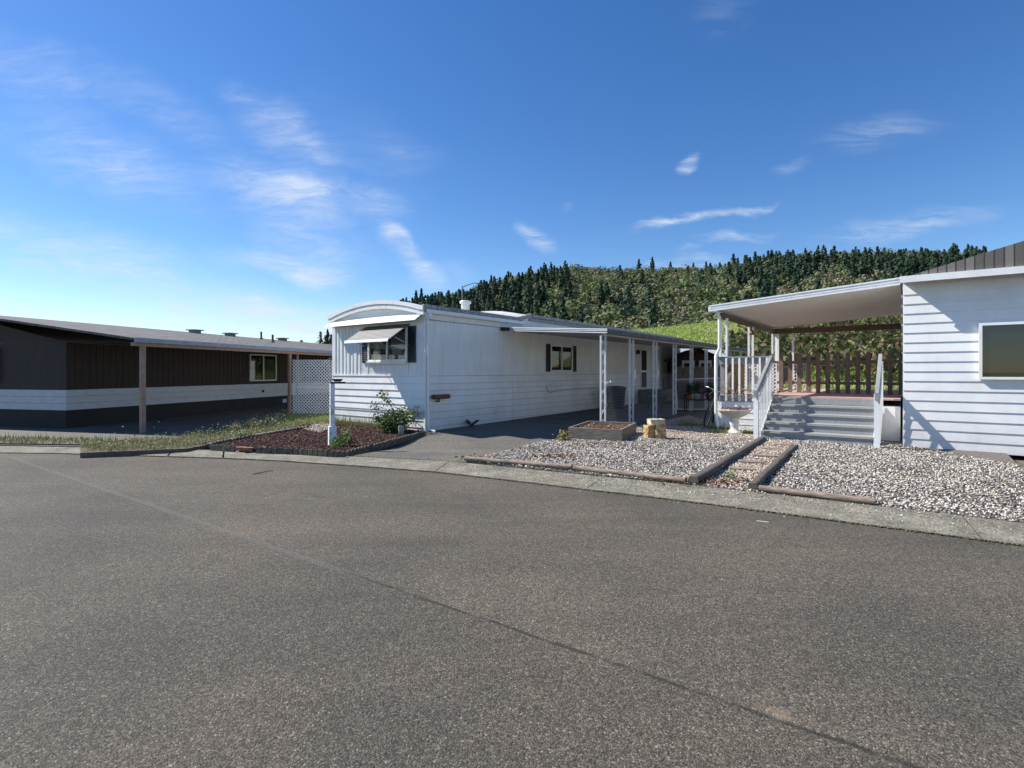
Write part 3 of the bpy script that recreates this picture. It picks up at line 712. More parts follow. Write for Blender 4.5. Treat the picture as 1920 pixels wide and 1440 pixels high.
# bramble thicket on the right of the grassy hill
n = 15000; s = rng.uniform(.36, 1.0, n); d = rng.uniform(40, 74, n)
edge = .37 + np.clip((d - 44) / 30, 0, 1) * .10; keep = s > edge + rng.normal(0, .012, n); s, d = s[keep], d[keep]; n = len(s)
hz = np.array([hill_z(a, b) for a, b in zip(s, d)]); lump = np.array([abs(math.sin(a * 37 + b * .21)) * .9 + abs(math.sin(b * .55 + a * 11)) * .8 for a, b in zip(s, d)])
P3 = np.stack([s * d, d, hz + (rng.uniform(.15, 1, n) ** .5) * (.7 + lump)], 1)
tag(cards('bramble_thicket', P3, rng.uniform(.18, .5, n), tints(n, [(.07, .10, .03), (.10, .12, .04), (.13, .09, .05), (.16, .12, .07), (.05, .07, .025), (.2, .2, .06)]), MT['leafattr']), 'tangled green and brown brambles on the hill seen under the porch roof', None, None, 'stuff')

# hilltop house
ho = thing('hilltop_house', 'tiny house roof showing between the trees on the hilltop', 'house', (.140 * 436, 436, CAMH + .176 * 436), 0)
MB().box(-5, 5, -3, 3, -4, 4.6).build('wall', MT['concrete'], ho)
MB().hexa([(-6, -3.6, 4.61), (6, -3.6, 4.61), (6, 3.6, 4.61), (-6, 3.6, 4.61), (-6, -.1, 6.4), (6, -.1, 6.4), (6, .1, 6.4), (-6, .1, 6.4)]).build('roof', MT['darkskirt'], ho)

# ================================================================== THE WHITE HOME
HR = ANG   # local x = back (a), local y = left (w) = -b
home = thing('mobile_home', 'long white single-wide home with curved roof rim and ribbed siding', 'home', (CX, CY, 0), HR)
W, LEN = 3.88, 18.95
BELT = 1.55
def arch(w): return 3.27 + .28 * (1 - ((w - W / 2) / (W / 2)) ** 2)
def ribs(mb, along, x0, x1, z0, zt, out, pitch=.075, depth=.010, flat=.7):
    """vertical ribbed sheet; 'along' maps (t, out) -> xy"""
    t = x0; pts = []
    while t < x1 - 1e-6:
        e = min(t + pitch, x1); w = e - t
        pts += [(t, 0), (t + w * flat * .95, 0), (t + w * (flat + .06), depth), (t + w * .94, depth)]
        t = e
    pts.append((x1, 0))
    n = len(pts); vs = []
    for (a, o) in pts: vs.append((*along(a, out + o), z0))
    for (a, o) in pts: vs.append((*along(a, out + o), zt(a) if callable(zt) else zt))
    mb.add(vs, [(i, i + 1, n + i + 1, n + i) for i in range(n - 1)])
def joints(along, x0, x1, zs, out, par, h=.007):  # dark strips that paint in the shadow line below each lap lip
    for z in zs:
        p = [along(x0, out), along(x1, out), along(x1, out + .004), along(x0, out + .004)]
        MB().hexa([(*q, z - h) for q in p] + [(*q, z - .0005) for q in p]).build('lap_shade_line', MT['joint'], par)
def laps(mb, along, x0, x1, zs, out, lip=.022):
    for i in range(len(zs) - 1):
        a, b = zs[i], zs[i + 1]   # a lower, b upper: board slopes outwards to its lower lip
        v = [(*along(x0, out + lip), a), (*along(x1, out + lip), a), (*along(x1, out + .002), b), (*along(x0, out + .002), b),
             (*along(x0, out), a), (*along(x1, out), a)]
        mb.add(v, [(0, 1, 2, 3), (4, 5, 1, 0)])
side = lambda t, o: (t, -o)
front = lambda t, o: (-o, t)
HI = 3.44
core = MB()   # plain box body inside the siding
core.box(.0, LEN, .0, W, .05, 3.2)
core.build('body', MT['ribbed'], home)
m = MB(); ribs(m, side, .06, 18.95, BELT + .02, lambda a: 3.24 if a < 4.3 else 3.40, .012)
m.build('side_wall_panels', MT['ribbed'], home)
m = MB(); laps(m, side, .06, LEN, [.06, .227, .426, .60, .788, .997, 1.16, 1.337, BELT], .008)
m.box(.06, LEN, -.03, -.001, BELT - .005, BELT + .022)
m.build('side_lap_siding', MT['lap'], home)
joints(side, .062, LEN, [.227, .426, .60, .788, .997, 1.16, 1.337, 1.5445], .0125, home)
m = MB()
ribs(m, front, .02, 2.55, BELT + .02, 3.2, .006, pitch=.052, depth=.005)
ribs(m, front, 2.55, W, BELT + .02, 3.2, .006, pitch=.33, depth=.02, flat=.55)
for g_ in (.6, 1.15, 1.7, 2.25, 2.6, 2.93, 3.26, 3.6): m.box(-.024, -.012, g_, g_ + .02, BELT + .02, 3.15)
m.build('front_wall_panels', MT['ribbed'], home)
m = MB(); laps(m, front, .0, W, [.62, .79, .97, 1.16, 1.345, BELT], .008, .026)
laps(m, front, .0, W, [.07, .225, .40, .575], .0, .016)
for z in (.225, .40, .575): m.box(-.024, -.001, 0, W, z - .012, z + .004)
m.box(-.036, -.001, 0, W, BELT - .02, BELT + .022)
m.build('front_lap_siding', MT['lap'], home)
MB().box(-.03, .06, -.035, .02, .06, 3.2).build('corner_trim', MT['white'], home); MB().box(-.025, .03, W - .03, W + .02, .06, 3.2).build('corner_trim', MT['white'], home)
# seams and a few small fixings on the side wall
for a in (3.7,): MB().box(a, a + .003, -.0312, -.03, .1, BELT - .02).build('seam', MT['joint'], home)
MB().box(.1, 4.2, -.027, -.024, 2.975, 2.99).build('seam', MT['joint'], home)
# roof: curved metal skin, low front part, ramp, raised rear part
def roofz(a, w):
    r = 0 if a < 3.5 else (min(1, (a - 3.5) / 1.1)) * .165
    return arch(w) + r
m = MB(); As = [-.12, 3.5, 4.6, 9, 14, LEN + .1]; Ws = [-.06 + (W + .12) * i / 20 for i in range(21)]
vs = [(a, w, roofz(a, min(max(w, 0), W)) + .02) for a in As for w in Ws]
m.add(vs, [(j * 21 + i, j * 21 + i + 1, (j + 1) * 21 + i + 1, (j + 1) * 21 + i) for j in range(5) for i in range(20)], True)
roof = m.build('roof', MT['roofwhite'], home)
m = MB()   # gable infill above the visor, front
Wn = [W * i / 20 for i in range(21)]
vs = [(-.02, w, 3.12) for w in Wn] + [(-.02, w, arch(w)) for w in Wn]
m.add(vs, [(i + 1, i, 21 + i, 21 + i + 1) for i in range(20)])
for k, dz in enumerate((.02, .11)): m.box(-.03, -.019, .15 + .3 * k, W - .15 - .3 * k, 3.2 + dz, 3.215 + dz)
m.build('gable', MT['lap'], home)
def archband(o0, o1, d0, d1, mat, name):
    mb = MB(); n = 28; ring = []
    for i in range(n + 1):
        w = -.07 + (W + .14) * i / n; z = arch(min(max(w, 0), W)) + .025 if 0 <= w <= W else 3.295
        ring.append((w, z))
    for i in range(n):
        (w0, z0), (w1, z1) = ring[i], ring[i + 1]
        mb.hexa([(-o1, w0, z0 - d1), (-o1, w1, z1 - d1), (-o0, w1, z1 - d1), (-o0, w0, z0 - d1),
                 (-o1, w0, z0 - d0), (-o1, w1, z1 - d0), (-o0, w1, z1 - d0), (-o0, w0, z0 - d0)])
    return mb.build(name, mat, home)
archband(.0, .15, -.02, .085, MT['trim'], 'roof_rim')
archband(.0, .11, .085, .095, MT['dirtygutter'], 'rim_joint')
archband(.0, .13, .097, .205, MT['trim'], 'fascia_band')
# visor
m = MB(); w0, w1 = .06, W + .02
m.hexa([(-.31, w0, 2.955), (-.31, w1, 2.955), (-.29, w1, 2.952), (-.29, w0, 2.952), (-.02, w0, 3.17), (-.02, w1, 3.17), (.0, w1, 3.15), (.0, w0, 3.15)])
m.build('visor', MT['visor'], home)
m = MB(); m.box(-.03, .10, -.16, .05, 3.02, 3.2); m.box(-.03, .12, -.17, -.03, 2.99, 3.02)
m.build('eave_return', MT['trim'], home)
# side roof edge + gutter
m = MB()
def edge(mb, a0, a1, z0, z1, o0, o1, h):
    mb.hexa([(a0, -o1, z0 - h), (a1, -o1, z1 - h), (a1, -o0, z1 - h), (a0, -o0, z0 - h), (a0, -o1, z0), (a1, -o1, z1), (a1, -o0, z1), (a0, -o0, z0)])
edge(m, -.14, 3.9, 3.36, 3.36, .0, .10, .12); edge(m, 3.9, 4.6, 3.36, 3.51, 0, .10, .12); edge(m, 4.6, LEN + .1, 3.51, 3.47, 0, .10, .10)
m.build('roof_edge', MT['mildew'], home)
m = MB(); edge(m, 4.6, LEN + .1, 3.385, 3.345, 0, .07, .09); m.build('lower_roof_edge', MT['mildew'], home)
m = MB(); edge(m, -.1, 4.15, 3.225, 3.225, .02, .16, .012); edge(m, -.1, 4.15, 3.235, 3.235, .15, .165, .09); edge(m, -.1, 4.15, 3.235, 3.235, 0.01, .03, .09)
edge(m, -.1, 4.15, 3.15, 3.15, .01, .165, .012); m.build('gutter', MT['trim'], home)
m = MB()
m.tube([(.02, -.09, 3.2), (.02, -.09, 3.05), (.03, -.07, 2.95), (.03, -.07, .28), (.05, -.12, .18), (.06, -.3, .14)], .032, 8); m.tube([(.05, -.085, 2.2), (.05, -.085, .3)], .012, 6)
m.build('downspout', MT['white'], home)

def sheer(name, w0, w1, z0, z1, x, mat, par, cut=None):
    n = 26; vs = []
    for i in range(n + 1):
        t = w0 + (w1 - w0) * i / n
        vs.append((x + .006 * math.sin(i * 2.1), t, z0)); vs.append((x + .006 * math.sin(i * 2.1 + .5), t if not cut else t + (cut - t) * .0, z1))
    return MB().add(vs, [(2 * i, 2 * i + 2, 2 * i + 3, 2 * i + 1) for i in range(n)], True).build(name, mat, par)
# front window (frame proud of wall, glass in front of curtains)
fw = thing('window', None, None); fw.parent = home; del fw
def window(par, along, t0, t1, z0, z1, proud, mat, sash=True, curtains=None, divs=None, name='window'):
    """frame mesh is the part; panes are sub-parts"""
    m = MB(); f = .05
    def bx(ta, tb, za, zb, oa, ob):
        p = [along(ta, oa), along(tb, oa), along(tb, ob), along(ta, ob)]
        m.hexa([(*q, za) for q in p] + [(*q, zb) for q in p])
    bx(t0, t1, z1 - f, z1, .012, proud); bx(t0, t1, z0, z0 + f, .012, proud)
    bx(t0, t0 + f, z0 + f, z1 - f, .012, proud); bx(t1 - f, t1, z0 + f, z1 - f, .012, proud)
    mid = (t0 + t1) / 2; bx(mid - .025, mid + .025, z0 + f, z1 - f, .012, proud * .9)
    fr_ = m.build(name, mat, par)
    for a, b in ((t0 + f, mid - .025), (mid + .025, t1 - f)):
        q = MB(); p = [along(a, proud * .55), along(b, proud * .55)]
        q.add([(*p[0], z0 + f), (*p[1], z0 + f), (*p[1], z1 - f), (*p[0], z1 - f)], [(0, 1, 2, 3)]); q.build('pane', MT['glass'], fr_)
    q = MB(); p = [along(t0 + .01, .0275), along(t1 - .01, .0275)]
    q.add([(*p[0], z0 + .01), (*p[1], z0 + .01), (*p[1], z1 - .01), (*p[0], z1 - .01)], [(0, 1, 2, 3)]); q.build('window_backing', MT['dark'], fr_)
    return fr_
bpy.data.objects.remove(bpy.data.objects['window'])
wf = window(home, front, .60, 2.18, 1.93, 2.82, .085, MT['white'])
# curtains tied aside
for (pts, mt) in (([(2.10, 2.0), (1.62, 2.0), (1.75, 2.35), (1.86, 2.75), (1.98, 2.75), (1.9, 2.35)], 'curtain'),
                  ([(1.2, 2.0), (.88, 2.0), (.74, 2.35), (.68, 2.72), (1.25, 2.72), (1.27, 2.4)], 'curtain2'), ([(.86, 1.98), (.66, 1.98), (.66, 2.3), (.74, 2.2)], 'curtain2')):
    MB().add([(-.036, w, z) for w, z in pts], [tuple(range(len(pts)))]).build('curtain', MT[mt], wf)
m = MB(); m.box(-.13, -.012, .60, 2.2, 1.90, 1.93); m.box(-.10, -.012, .62, 2.18, 1.86, 1.90); m.build('sill', MT['white'], wf)
def shutter(along, t0, t1, z0, z1, par, name='shutter'):
    m = MB()
    def bx(ta, tb, za, zb, oa, ob):
        p = [along(ta, oa), along(tb, oa), along(tb, ob), along(ta, ob)]; m.hexa([(*q, za) for q in p] + [(*q, zb) for q in p])
    bx(t0, t1, z0, z1, .026, .034); bx(t0, t0 + .03, z0, z1, .034, .055); bx(t1 - .03, t1, z0, z1, .034, .055)
    bx(t0 + .03, t1 - .03, z1 - .04, z1, .034, .055); bx(t0 + .03, t1 - .03, z0, z0 + .04, .034, .055)
    z = z0 + .06
    while z < z1 - .06:
        p = [along(t0 + .03, .050), along(t1 - .03, .050), along(t1 - .03, .036), along(t0 + .03, .036)]
        m.add([(*p[0], z), (*p[1], z), (*p[2], z + .045), (*p[3], z + .045)], [(0, 1, 2, 3)]); z += .055
    m.build(name, MT['black'], par)
shutter(front, 2.20, 2.46, 1.89, 2.84, home); shutter(front, .31, .58, 1.89, 2.84, home)
ws = window(home, side, 5.87, 7.35, 1.66, 2.58, .075, MT['white'])
m = MB();
for i in range(16): m.box(6.68, 7.28, -.034, -.03, 1.74 + i * .048, 1.77 + i * .048)
m.build('blind', MT['timberdark'], ws)
shutter(side, 5.62, 5.85, 1.65, 2.60, home); shutter(side, 7.37, 7.64, 1.65, 2.60, home)
# louvred window awning, seen from below
aw = MB(); aw2 = MB(); wL, wR, out, zt_, zb_ = 2.33, .56, .72, 2.90, 2.47
ns = 21
for i in range(ns):
    t = i / ns; t2 = t + 1.02 / ns
    x0, z0 = -.04 - (out - .04) * t, zt_ - (zt_ - zb_) * t + .006
    x1, z1 = -.04 - (out - .04) * t2, zt_ - (zt_ - zb_) * t2 - .006
    (aw2 if i % 2 else aw).hexa([(x0, wR, z0 - .003), (x0, wL, z0 - .003), (x1, wL, z1 - .003), (x1, wR, z1 - .003), (x0, wR, z0), (x0, wL, z0), (x1, wL, z1), (x1, wR, z1)])
for w_ in (wR, (wL + wR) / 2, wL - .02): aw.bar((-.04, w_, zt_ - .014), (-out, w_, zb_ - .024), .02, .012)
awo = aw.build('window_awning', M('louvre_metal', (.20, .20, .185), (.15, .15, .14), .6, 3), home)
aw2.build('gap_shade_slats', M('louvre_gap_shade', (.035, .035, .033), (.06, .06, .055), .7, 4), awo)  # every other slat coloured dark for the shade in the louvre gaps
MB().hexa([(-out - .03, wR, zb_ - .055), (-out - .03, wL, zb_ - .055), (-out - .022, wL, zb_ - .055), (-out - .022, wR, zb_ - .055), (-out - .008, wR, zb_ + .02), (-out - .008, wL, zb_ + .02), (-out, wL, zb_ + .02), (-out, wR, zb_ + .02)]).build('valance', MT['visor'], awo)
for w_ in (wR - .01, wL): MB().bar((-.06, w_, 2.36), (-out * .72, w_, zb_ + .06), .014).build('stay', MT['alum'], awo)
# side door, lamp and rear end
dr = MB(); dr.box(13.55, 14.3, -.05, -.02, .85, 2.72); dro = dr.build('door', MT['trim'], home)
MB().box(13.64, 14.21, -.06, -.051, 1.72, 2.64).build('door_glass', MT['dark'], dro)
MB().box(13.64, 14.21, -.06, -.051, .92, 1.62).build('door_panel', MT['darkskirt'], dro)
MB().box(13.1, 13.22, -.16, -.02, 2.45, 2.62).bar((13.16, -.02, 2.6), (13.16, -.12, 2.66), .02).build('wall_lamp', MT['black'], home)
MB().box(13.3, 14.7, -1.1, -.03, .16, .84).box(13.3, 14.7, -1.4, -1.1, .16, .6).box(13.3, 14.7, -1.7, -1.4, .16, .38).build('door_step', MT['timberdark'], home)
# loose cable
MB().tube([(5.62, -.05, 1.18), (5.63, -.055, 1.06), (5.7, -.055, .965), (5.9, -.055, .945), (6.4, -.055, 1.0), (7.2, -.05, 1.02), (9.3, -.05, 1.04)], .007, 5).build('cable', MT['black'], home)
for a in (8.7, 8.9): MB().box(a, a + .08, -.06, -.03, .72, .80).build('outlet', MT['alum'], home)
# wall box
wb = MB(); wb.tube([(.16, -.13, 1.0), (.74, -.13, 1.0)], .062, 10); wb.bar((.36, -.13, .95), (.36, -.13, .86), .05, .03); wb.bar((.36, -.03, .88), (.36, -.14, .88), .05, .03)
wbo = wb.build('wall_box', MT['copper'], home); MB().tube([(.155, -.13, 1.0), (.14, -.13, 1.0)], .055, 10).build('cap', MT['dirtygutter'], wbo)
# roof vent
rv = MB(); rv.lathe([(.13, 0), (.13, .26), (.13, .27)], 16, (2.9, 1.2, 3.5)); rvo = rv.build('roof_vent', MT['white'], home)
MB().lathe([(.17, 0), (.18, .03), (.18, .07), (.16, .09)], 16, (2.9, 1.2, 3.77)).build('vent_cap', MT['white'], rvo)

# ================================================================== CARPORT
cp = thing('carport', 'low white pan-roofed carport on paired lattice posts along the home', 'carport', (CX, CY, 0), HR)
zr = lambda b: 2.94 - .062 * b
m = MB(); a0, a1 = 3.12, 18.6
for i in range(52):   # roof pans running across
    x0 = a0 + (a1 - a0) * i / 52; x1 = a0 + (a1 - a0) * (i + 1) / 52 - .03
    m.hexa([(x0, -.05, zr(0) - .02), (x1, -.05, zr(0) - .02), (x1, -3.5, zr(3.5) - .02), (x0, -3.5, zr(3.5) - .02)][::-1] + [(x0, -.05, zr(0)), (x1, -.05, zr(0)), (x1, -3.5, zr(3.5)), (x0, -3.5, zr(3.5))][::-1])
    m.hexa([(x1, -.05, zr(0) - .045), (x1 + .03, -.05, zr(0) - .045), (x1 + .03, -3.5, zr(3.5) - .045), (x1, -3.5, zr(3.5) - .045)][::-1] + [(x1, -.05, zr(0) + .03), (x1 + .03, -.05, zr(0) + .03), (x1 + .03, -3.5, zr(3.5) + .03), (x1, -3.5, zr(3.5) + .03)][::-1])
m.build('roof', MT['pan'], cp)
m = MB()
def cross(mb, x0, x1, b0, b1, lo, hi):
    mb.hexa([(x0, -b0, zr(b0) + lo), (x1, -b0, zr(b0) + lo), (x1, -b1, zr(b1) + lo), (x0, -b1, zr(b1) + lo), (x0, -b0, zr(b0) + hi), (x1, -b0, zr(b0) + hi), (x1, -b1, zr(b1) + hi), (x0, -b1, zr(b1) + hi)])
cross(m, a0 - .06, a0 - .035, .4, 3.58, .028, .058); cross(m, a0 - .055, a0 - .035, .4, 3.58, -.008, .012); cross(m, a0 - .06, a0 - .035, .4, 3.58, -.058, -.035)
ff_ = m.build('front_fascia', MT['visor'], cp)
m = MB(); cross(m, a0 - .034, a0 - .006, .4, 3.58, -.055, .05); m.build('fascia_channel', MT['dirtygutter'], ff_)
m = MB(); cross(m, a0 - .05, a0 - .005, .05, .4, -.055, .055); m.build('flashing', MT['black'], cp)
m = MB(); m.box(a0 - .03, a1, -3.60, -3.50, zr(3.5) - .075, zr(3.5) - .06); m.box(a0 - .03, a1, -3.61, -3.59, zr(3.5) - .075, zr(3.5) + .045); m.box(a0 - .03, a1, -3.51, -3.49, zr(3.5) - .06, zr(3.5) + .04)
m.build('gutter', MT['dirtygutter'], cp)
m = MB(); m.box(a0 + .02, a1, -3.45, -3.39, zr(3.4) - .12, zr(3.4) - .05); m.build('beam', MT['pan'], cp)
# leaves and dirt lumps lying in the gutter
def lattice_post(x):
    m = MB(); z0 = .10; z1 = zr(3.42) - .13; hw = .125
    for s_ in (-1, 1): m.bar((x + s_ * hw, -3.42, z0), (x + s_ * hw, -3.42, z1), .045)
    z = z0 + .1; k = 0
    while z < z1 - .3:
        p = (x - hw if k % 2 else x + hw, -3.42, z); q = (x + hw if k % 2 else x - hw, -3.42, z + .26)
        m.bar(p, q, .008, .012)
        pts = []
        for j in range(9):
            t = j / 8 * math.pi; pts.append((x + math.cos(t) * .04, -3.42, z + .13 + math.sin(t) * .06))
        m.tube(pts, .007, 4); z += .26; k += 1
    return m.build('post', MT['alum'], cp)
posts = [3.15 + 1.79 * i for i in range(9)]
for x in posts: lattice_post(x)
for x in (posts[1], posts[2]): MB().box(x + .18, x + .24, -3.45, -3.40, 1.45, 1.72).build('bracket', MT['white'], cp)
MB().tube([(3.35, -3.42, 1.36), (3.5, -3.46, 1.36), (3.52, -3.46, 1.40)], .02, 6).build('hook', MT['white'], cp)
# wire fencing between posts
for (x0, x1) in ((3.4, 4.75), (5.2, 6.5), (7.0, 8.3)):
    m = MB(); x = x0
    while x <= x1: m.bar((x, -3.42, .14), (x, -3.42, 1.60), .0012); x += .05
    z = .16
    while z < 1.62: m.bar((x0, -3.42, z), (x1, -3.42, z), .0012); z += .075
    m.build('wire_mesh', MT['alum'], cp)

# things standing in the carport
def bin_(a, b, h, r, label):
    o = thing('waste_bin', label, 'bin', L(a, b), HR)
    MB().lathe([(r * .8, 0), (r * .86, .02), (r, h * .9), (r * 1.06, h * .92), (r * 1.06, h * .96)], 20).build('body', MT['darkplastic'], o)
    MB().lathe([(r * 1.1, h * .96), (r * 1.1, h), (r * .8, h * 1.07), (r * .1, h * 1.1)], 20).build('lid', MT['darkplastic'], o)
bin_(9.7, .65, .82, .38, 'round black bin with domed lid behind the wire mesh by the home wall')
ch = thing('woven_chair', 'dark woven high-backed chair behind the third post in the carport', 'chair', L(11.4, 1.6), HR + R(200))
m = MB()
for i in range(9):
    for j in range(10): m.box(-.36 + .08 * j, -.30 + .08 * j, .28, .31, .45 + .085 * i, .50 + .085 * i)
for j in range(10): m.box(-.345 + .08 * j, -.33 + .08 * j, .29, .30, .42, 1.22)
m.build('backrest', MT['darkplastic'], ch); MB().box(-.38, .40, -.3, .28, .38, .45).build('seat', MT['darkplastic'], ch)
for sx in (-.34, .34):
    for sy in (-.26, .26): MB().bar((sx, sy, 0), (sx, sy, .38), .05).build('leg', MT['darkplastic'], ch)
    
# ================================================================== fence, bench, pots, bicycle
fo = L(10.4, 2.95); fx0, fy0 = 6.30, 20.3
cl = thing('chain_link_gate', 'white framed chain link gate leaning beside the last carport posts', 'gate', (6.33, 20.4, gz(0, 20.4)), R(-4))
m = MB(); gw = 1.55
m.tube([(0, 0, 0), (-.06, 0, 1.16), (gw, 0, 1.22), (gw - .03, 0, .03), (0, 0, 0.02)], .022, 8); m.build('frame', MT['white'], cl)
m = MB(); n = 24
for i in range(-n, n + 1):
    for sgn in (1, -1):
        x = i * .075; p0 = [x, .05]; L_ = 1.12
        a, b = x, x + sgn * L_
        t0, t1 = 0, 1
        def clip(t): return a + (b - a) * t
        lo, hi = 0.0, gw - .02
        if a < b: t0 = max(0, (lo - a) / (b - a)); t1 = min(1, (hi - a) / (b - a))
        else: t0 = max(0, (a - hi) / (a - b)); t1 = min(1, (a - lo) / (a - b))
        if t1 > t0: m.bar((clip(t0), .012 * sgn, .05 + L_ * t0), (clip(t1), .012 * sgn, .05 + L_ * t1), .0065)
m.build('chain_mesh', MT['alum'], cl)
rf = thing('reed_fence', 'brown dried reed screen behind the chain link gate', 'fence', (6.85, 22.2, gz(0, 22)), R(-4))
m = MB()
x = -.1
while x < 5.0:
    h = 1.66 + random.uniform(-.05, .06); m.bar((x, random.uniform(-.01, .01), 1.02 + random.uniform(-.03, .03)), (x + random.uniform(-.02, .02), random.uniform(-.01, .01), h), .022); x += .023
m.build('reed_canes', MT['reed'], rf)
MB().box(-.1, 5, .02, .06, 1.4, 1.46).box(-.1, 5, .02, .06, 1.08, 1.14).build('rail', MT['timberdark'], rf)
for x in (-.08, 1.2, 2.6, 4.0): MB().box(x, x + .08, .061, .14, 0, 1.6).build('fence_post', MT['timberdark'], rf)
sh = thing('garden_shed', 'dark maroon shed with low gable and white window trim behind the reed screen', 'shed', (8.95, 26, gz(0, 26)), R(-6))
m = MB(); m.box(-1.15, 1.3, 0, 2.6, 0, 2.05); m.add([(-1.15, -.01, 2.05), (1.3, -.01, 2.05), (.1, -.01, 2.5)], [(0, 1, 2)]); m.build('wall', MT['maroon'], sh)
m = MB()
for a, b in (((-1.35, 1.95), (.1, 2.52)), ((.1, 2.52), (1.55, 1.95))):
    m.hexa([(a[0], -.25, a[1]), (b[0], -.25, b[1]), (b[0], 2.8, b[1]), (a[0], 2.8, a[1]), (a[0], -.25, a[1] + .07), (b[0], -.25, b[1] + .07), (b[0], 2.8, b[1] + .07), (a[0], 2.8, a[1] + .07)])
m.build('roof', MT['maroon'], sh)
for x in (-.35, .45):
    f_ = MB().box(x - .3, x + .3, -.05, -.012, 1.60, 2.0).build('window', MT['bandwhite'], sh); MB().box(x - .2, x + .2, -.06, -.051, 1.66, 1.86).build('pane', MT['dark'], f_)
ob = thing('outbuilding', 'pale shingled roof of a low outbuilding showing past the end of the home', 'outbuilding', (11.6, 34, 0), R(-10))
MB().box(-1.9, 2.2, 0, 3, 0, 2.55).build('wall', MT['lap'], ob)
MB().hexa([(-2.0, -.3, 2.551), (2.1, -.3, 2.551), (1.9, 1.6, 2.56), (-1.7, 1.6, 2.56), (-1.6, 1.1, 3.2), (1.3, 1.1, 3.2), (1.3, 1.4, 3.2), (-1.6, 1.4, 3.2)]).build('roof', M('pale_shingles', (.42, .44, .45), (.3, .32, .33), .9, 14), ob)

bo = thing('plant_bench', 'black metal bench carrying potted plants before the chain link gate', 'bench', (6.38, 19.6, gz(0, 19.6)), R(-4))
MB().box(-.05, 1.25, -.18, .2, .42, .46).build('bench_top', MT['black'], bo)
for sx in (0, 1.2):
    MB().bar((sx, -.15, 0), (sx, -.15, .42), .035).bar((sx, .17, 0), (sx, .17, .62), .035).bar((sx, -.16, .62), (sx, .19, .62), .03).bar((sx, -.15, .46), (sx, -.15, .62), .03).build('leg', MT['black'], bo)
def pot(x, r, h, mat, label, spread, hh, cols, n=260, name='flower_pot'):
    o = thing(name, label, 'pot plant', (6.38 + x, 19.6 - x * .07, gz(0, 19.6) + .46), 0, None)
    MB().lathe([(r * .72, 0), (r * .95, h * .85), (r * 1.06, h * .86), (r * 1.06, h), (r * .9, h), (r * .88, h * .9)], 18).build('pot', mat, o)
    P_ = rng.normal(0, 1, (n, 3)) * np.array([spread * .5, spread * .4, hh * .28]) + np.array([0, 0, h + hh * .5]); P_[:, 2] = np.maximum(P_[:, 2], h)
    V, F, T = cards_arrays(P_, rng.uniform(.02, .06, n), tints(n, cols)); np_mesh('foliage', V, F, MT['leafattr'], o, T)
    mm = MB()
    for _ in range(5): mm.tube([(0, 0, h * .9), (random.uniform(-.1, .1), random.uniform(-.08, .08), h + hh * .8)], .005, 4)
    mm.build('stem', MT['bark'], o)
grn = [(.03, .05, .02), (.045, .07, .03), (.025, .035, .02)]
pot(.14, .085, .15, MT['terracotta'], 'orange terracotta pot at the left end of the bench', .15, .38, grn)
pot(.42, .11, .18, MT['whitepot'], 'pale blue white pot second from left on the bench', .2, .48, grn)
pot(.80, .085, .15, MT['redpot'], 'red pot third from left on the bench', .16, .4, grn)
pot(1.04, .085, .15, MT['redpot'], 'red pot at the right end of the bench, half behind the bicycle', .16, .34, grn)

# bicycle leaning against the deck, seen nearly head-on
bk_o = thing('bicycle', 'bicycle leaning against the deck corner, front wheel towards the street', 'bicycle', (5.34, 14.74, gz(0, 14.68) + .0), R(-33))
lean = Matrix.Rotation(R(15), 4, 'Y') @ Matrix.Rotation(R(0), 4, 'Z')
def bt(p): return tuple(lean @ Vector(p))
def wheel(y):
    m = MB(); m.tube([bt((0, y + .33 * math.cos(t), .335 + .33 * math.sin(t))) for t in [2 * math.pi * i / 32 for i in range(33)]], .026, 8, False)
    w_ = m.build('wheel', MT['rubber'], bk_o); q = MB()
    q.tube([bt((0, y + .30 * math.cos(t), .335 + .30 * math.sin(t))) for t in [2 * math.pi * i / 32 for i in range(33)]], .012, 6, False); q.build('rim', MT['chrome'], w_)
    q = MB()
    for k in range(14):
        t = 2 * math.pi * k / 14; q.bar(bt((0, y, .335)), bt((0, y + .3 * math.cos(t), .335 + .3 * math.sin(t))), .003)
    q.build('spokes', MT['chrome'], w_)
wheel(0); wheel(1.04)
m = MB()
for p, q in (((0, .0, .335), (0, .17, .80)), ((0, .17, .80), (0, .52, .33)), ((0, .17, .76), (0, .68, .82)), ((0, .52, .33), (0, .70, .86)), ((0, .52, .33), (0, 1.04, .335)), ((0, .68, .8), (0, 1.04, .335)), ((0, .17, .8), (0, .2, .98))):
    m.tube([bt(p), bt(q)], .017, 6)
m.build('frame', MT['darkplastic'], bk_o)
MB().tube([bt((.0, .2, .98)), bt((-.12, .18, 1.04)), bt((-.3, .22, 1.06)), bt((-.37, .32, 1.03))], .012, 6).tube([bt((.0, .2, .98)), bt((.12, .18, 1.04)), bt((.3, .22, 1.06)), bt((.37, .32, 1.03))], .012, 6).build('handlebar', MT['chrome'], bk_o)
MB().tube([bt((0, .6, .88)), bt((0, .74, .9)), bt((0, .84, .91))], [.03, .06, .075], 8).build('saddle', MT['black'], bk_o)

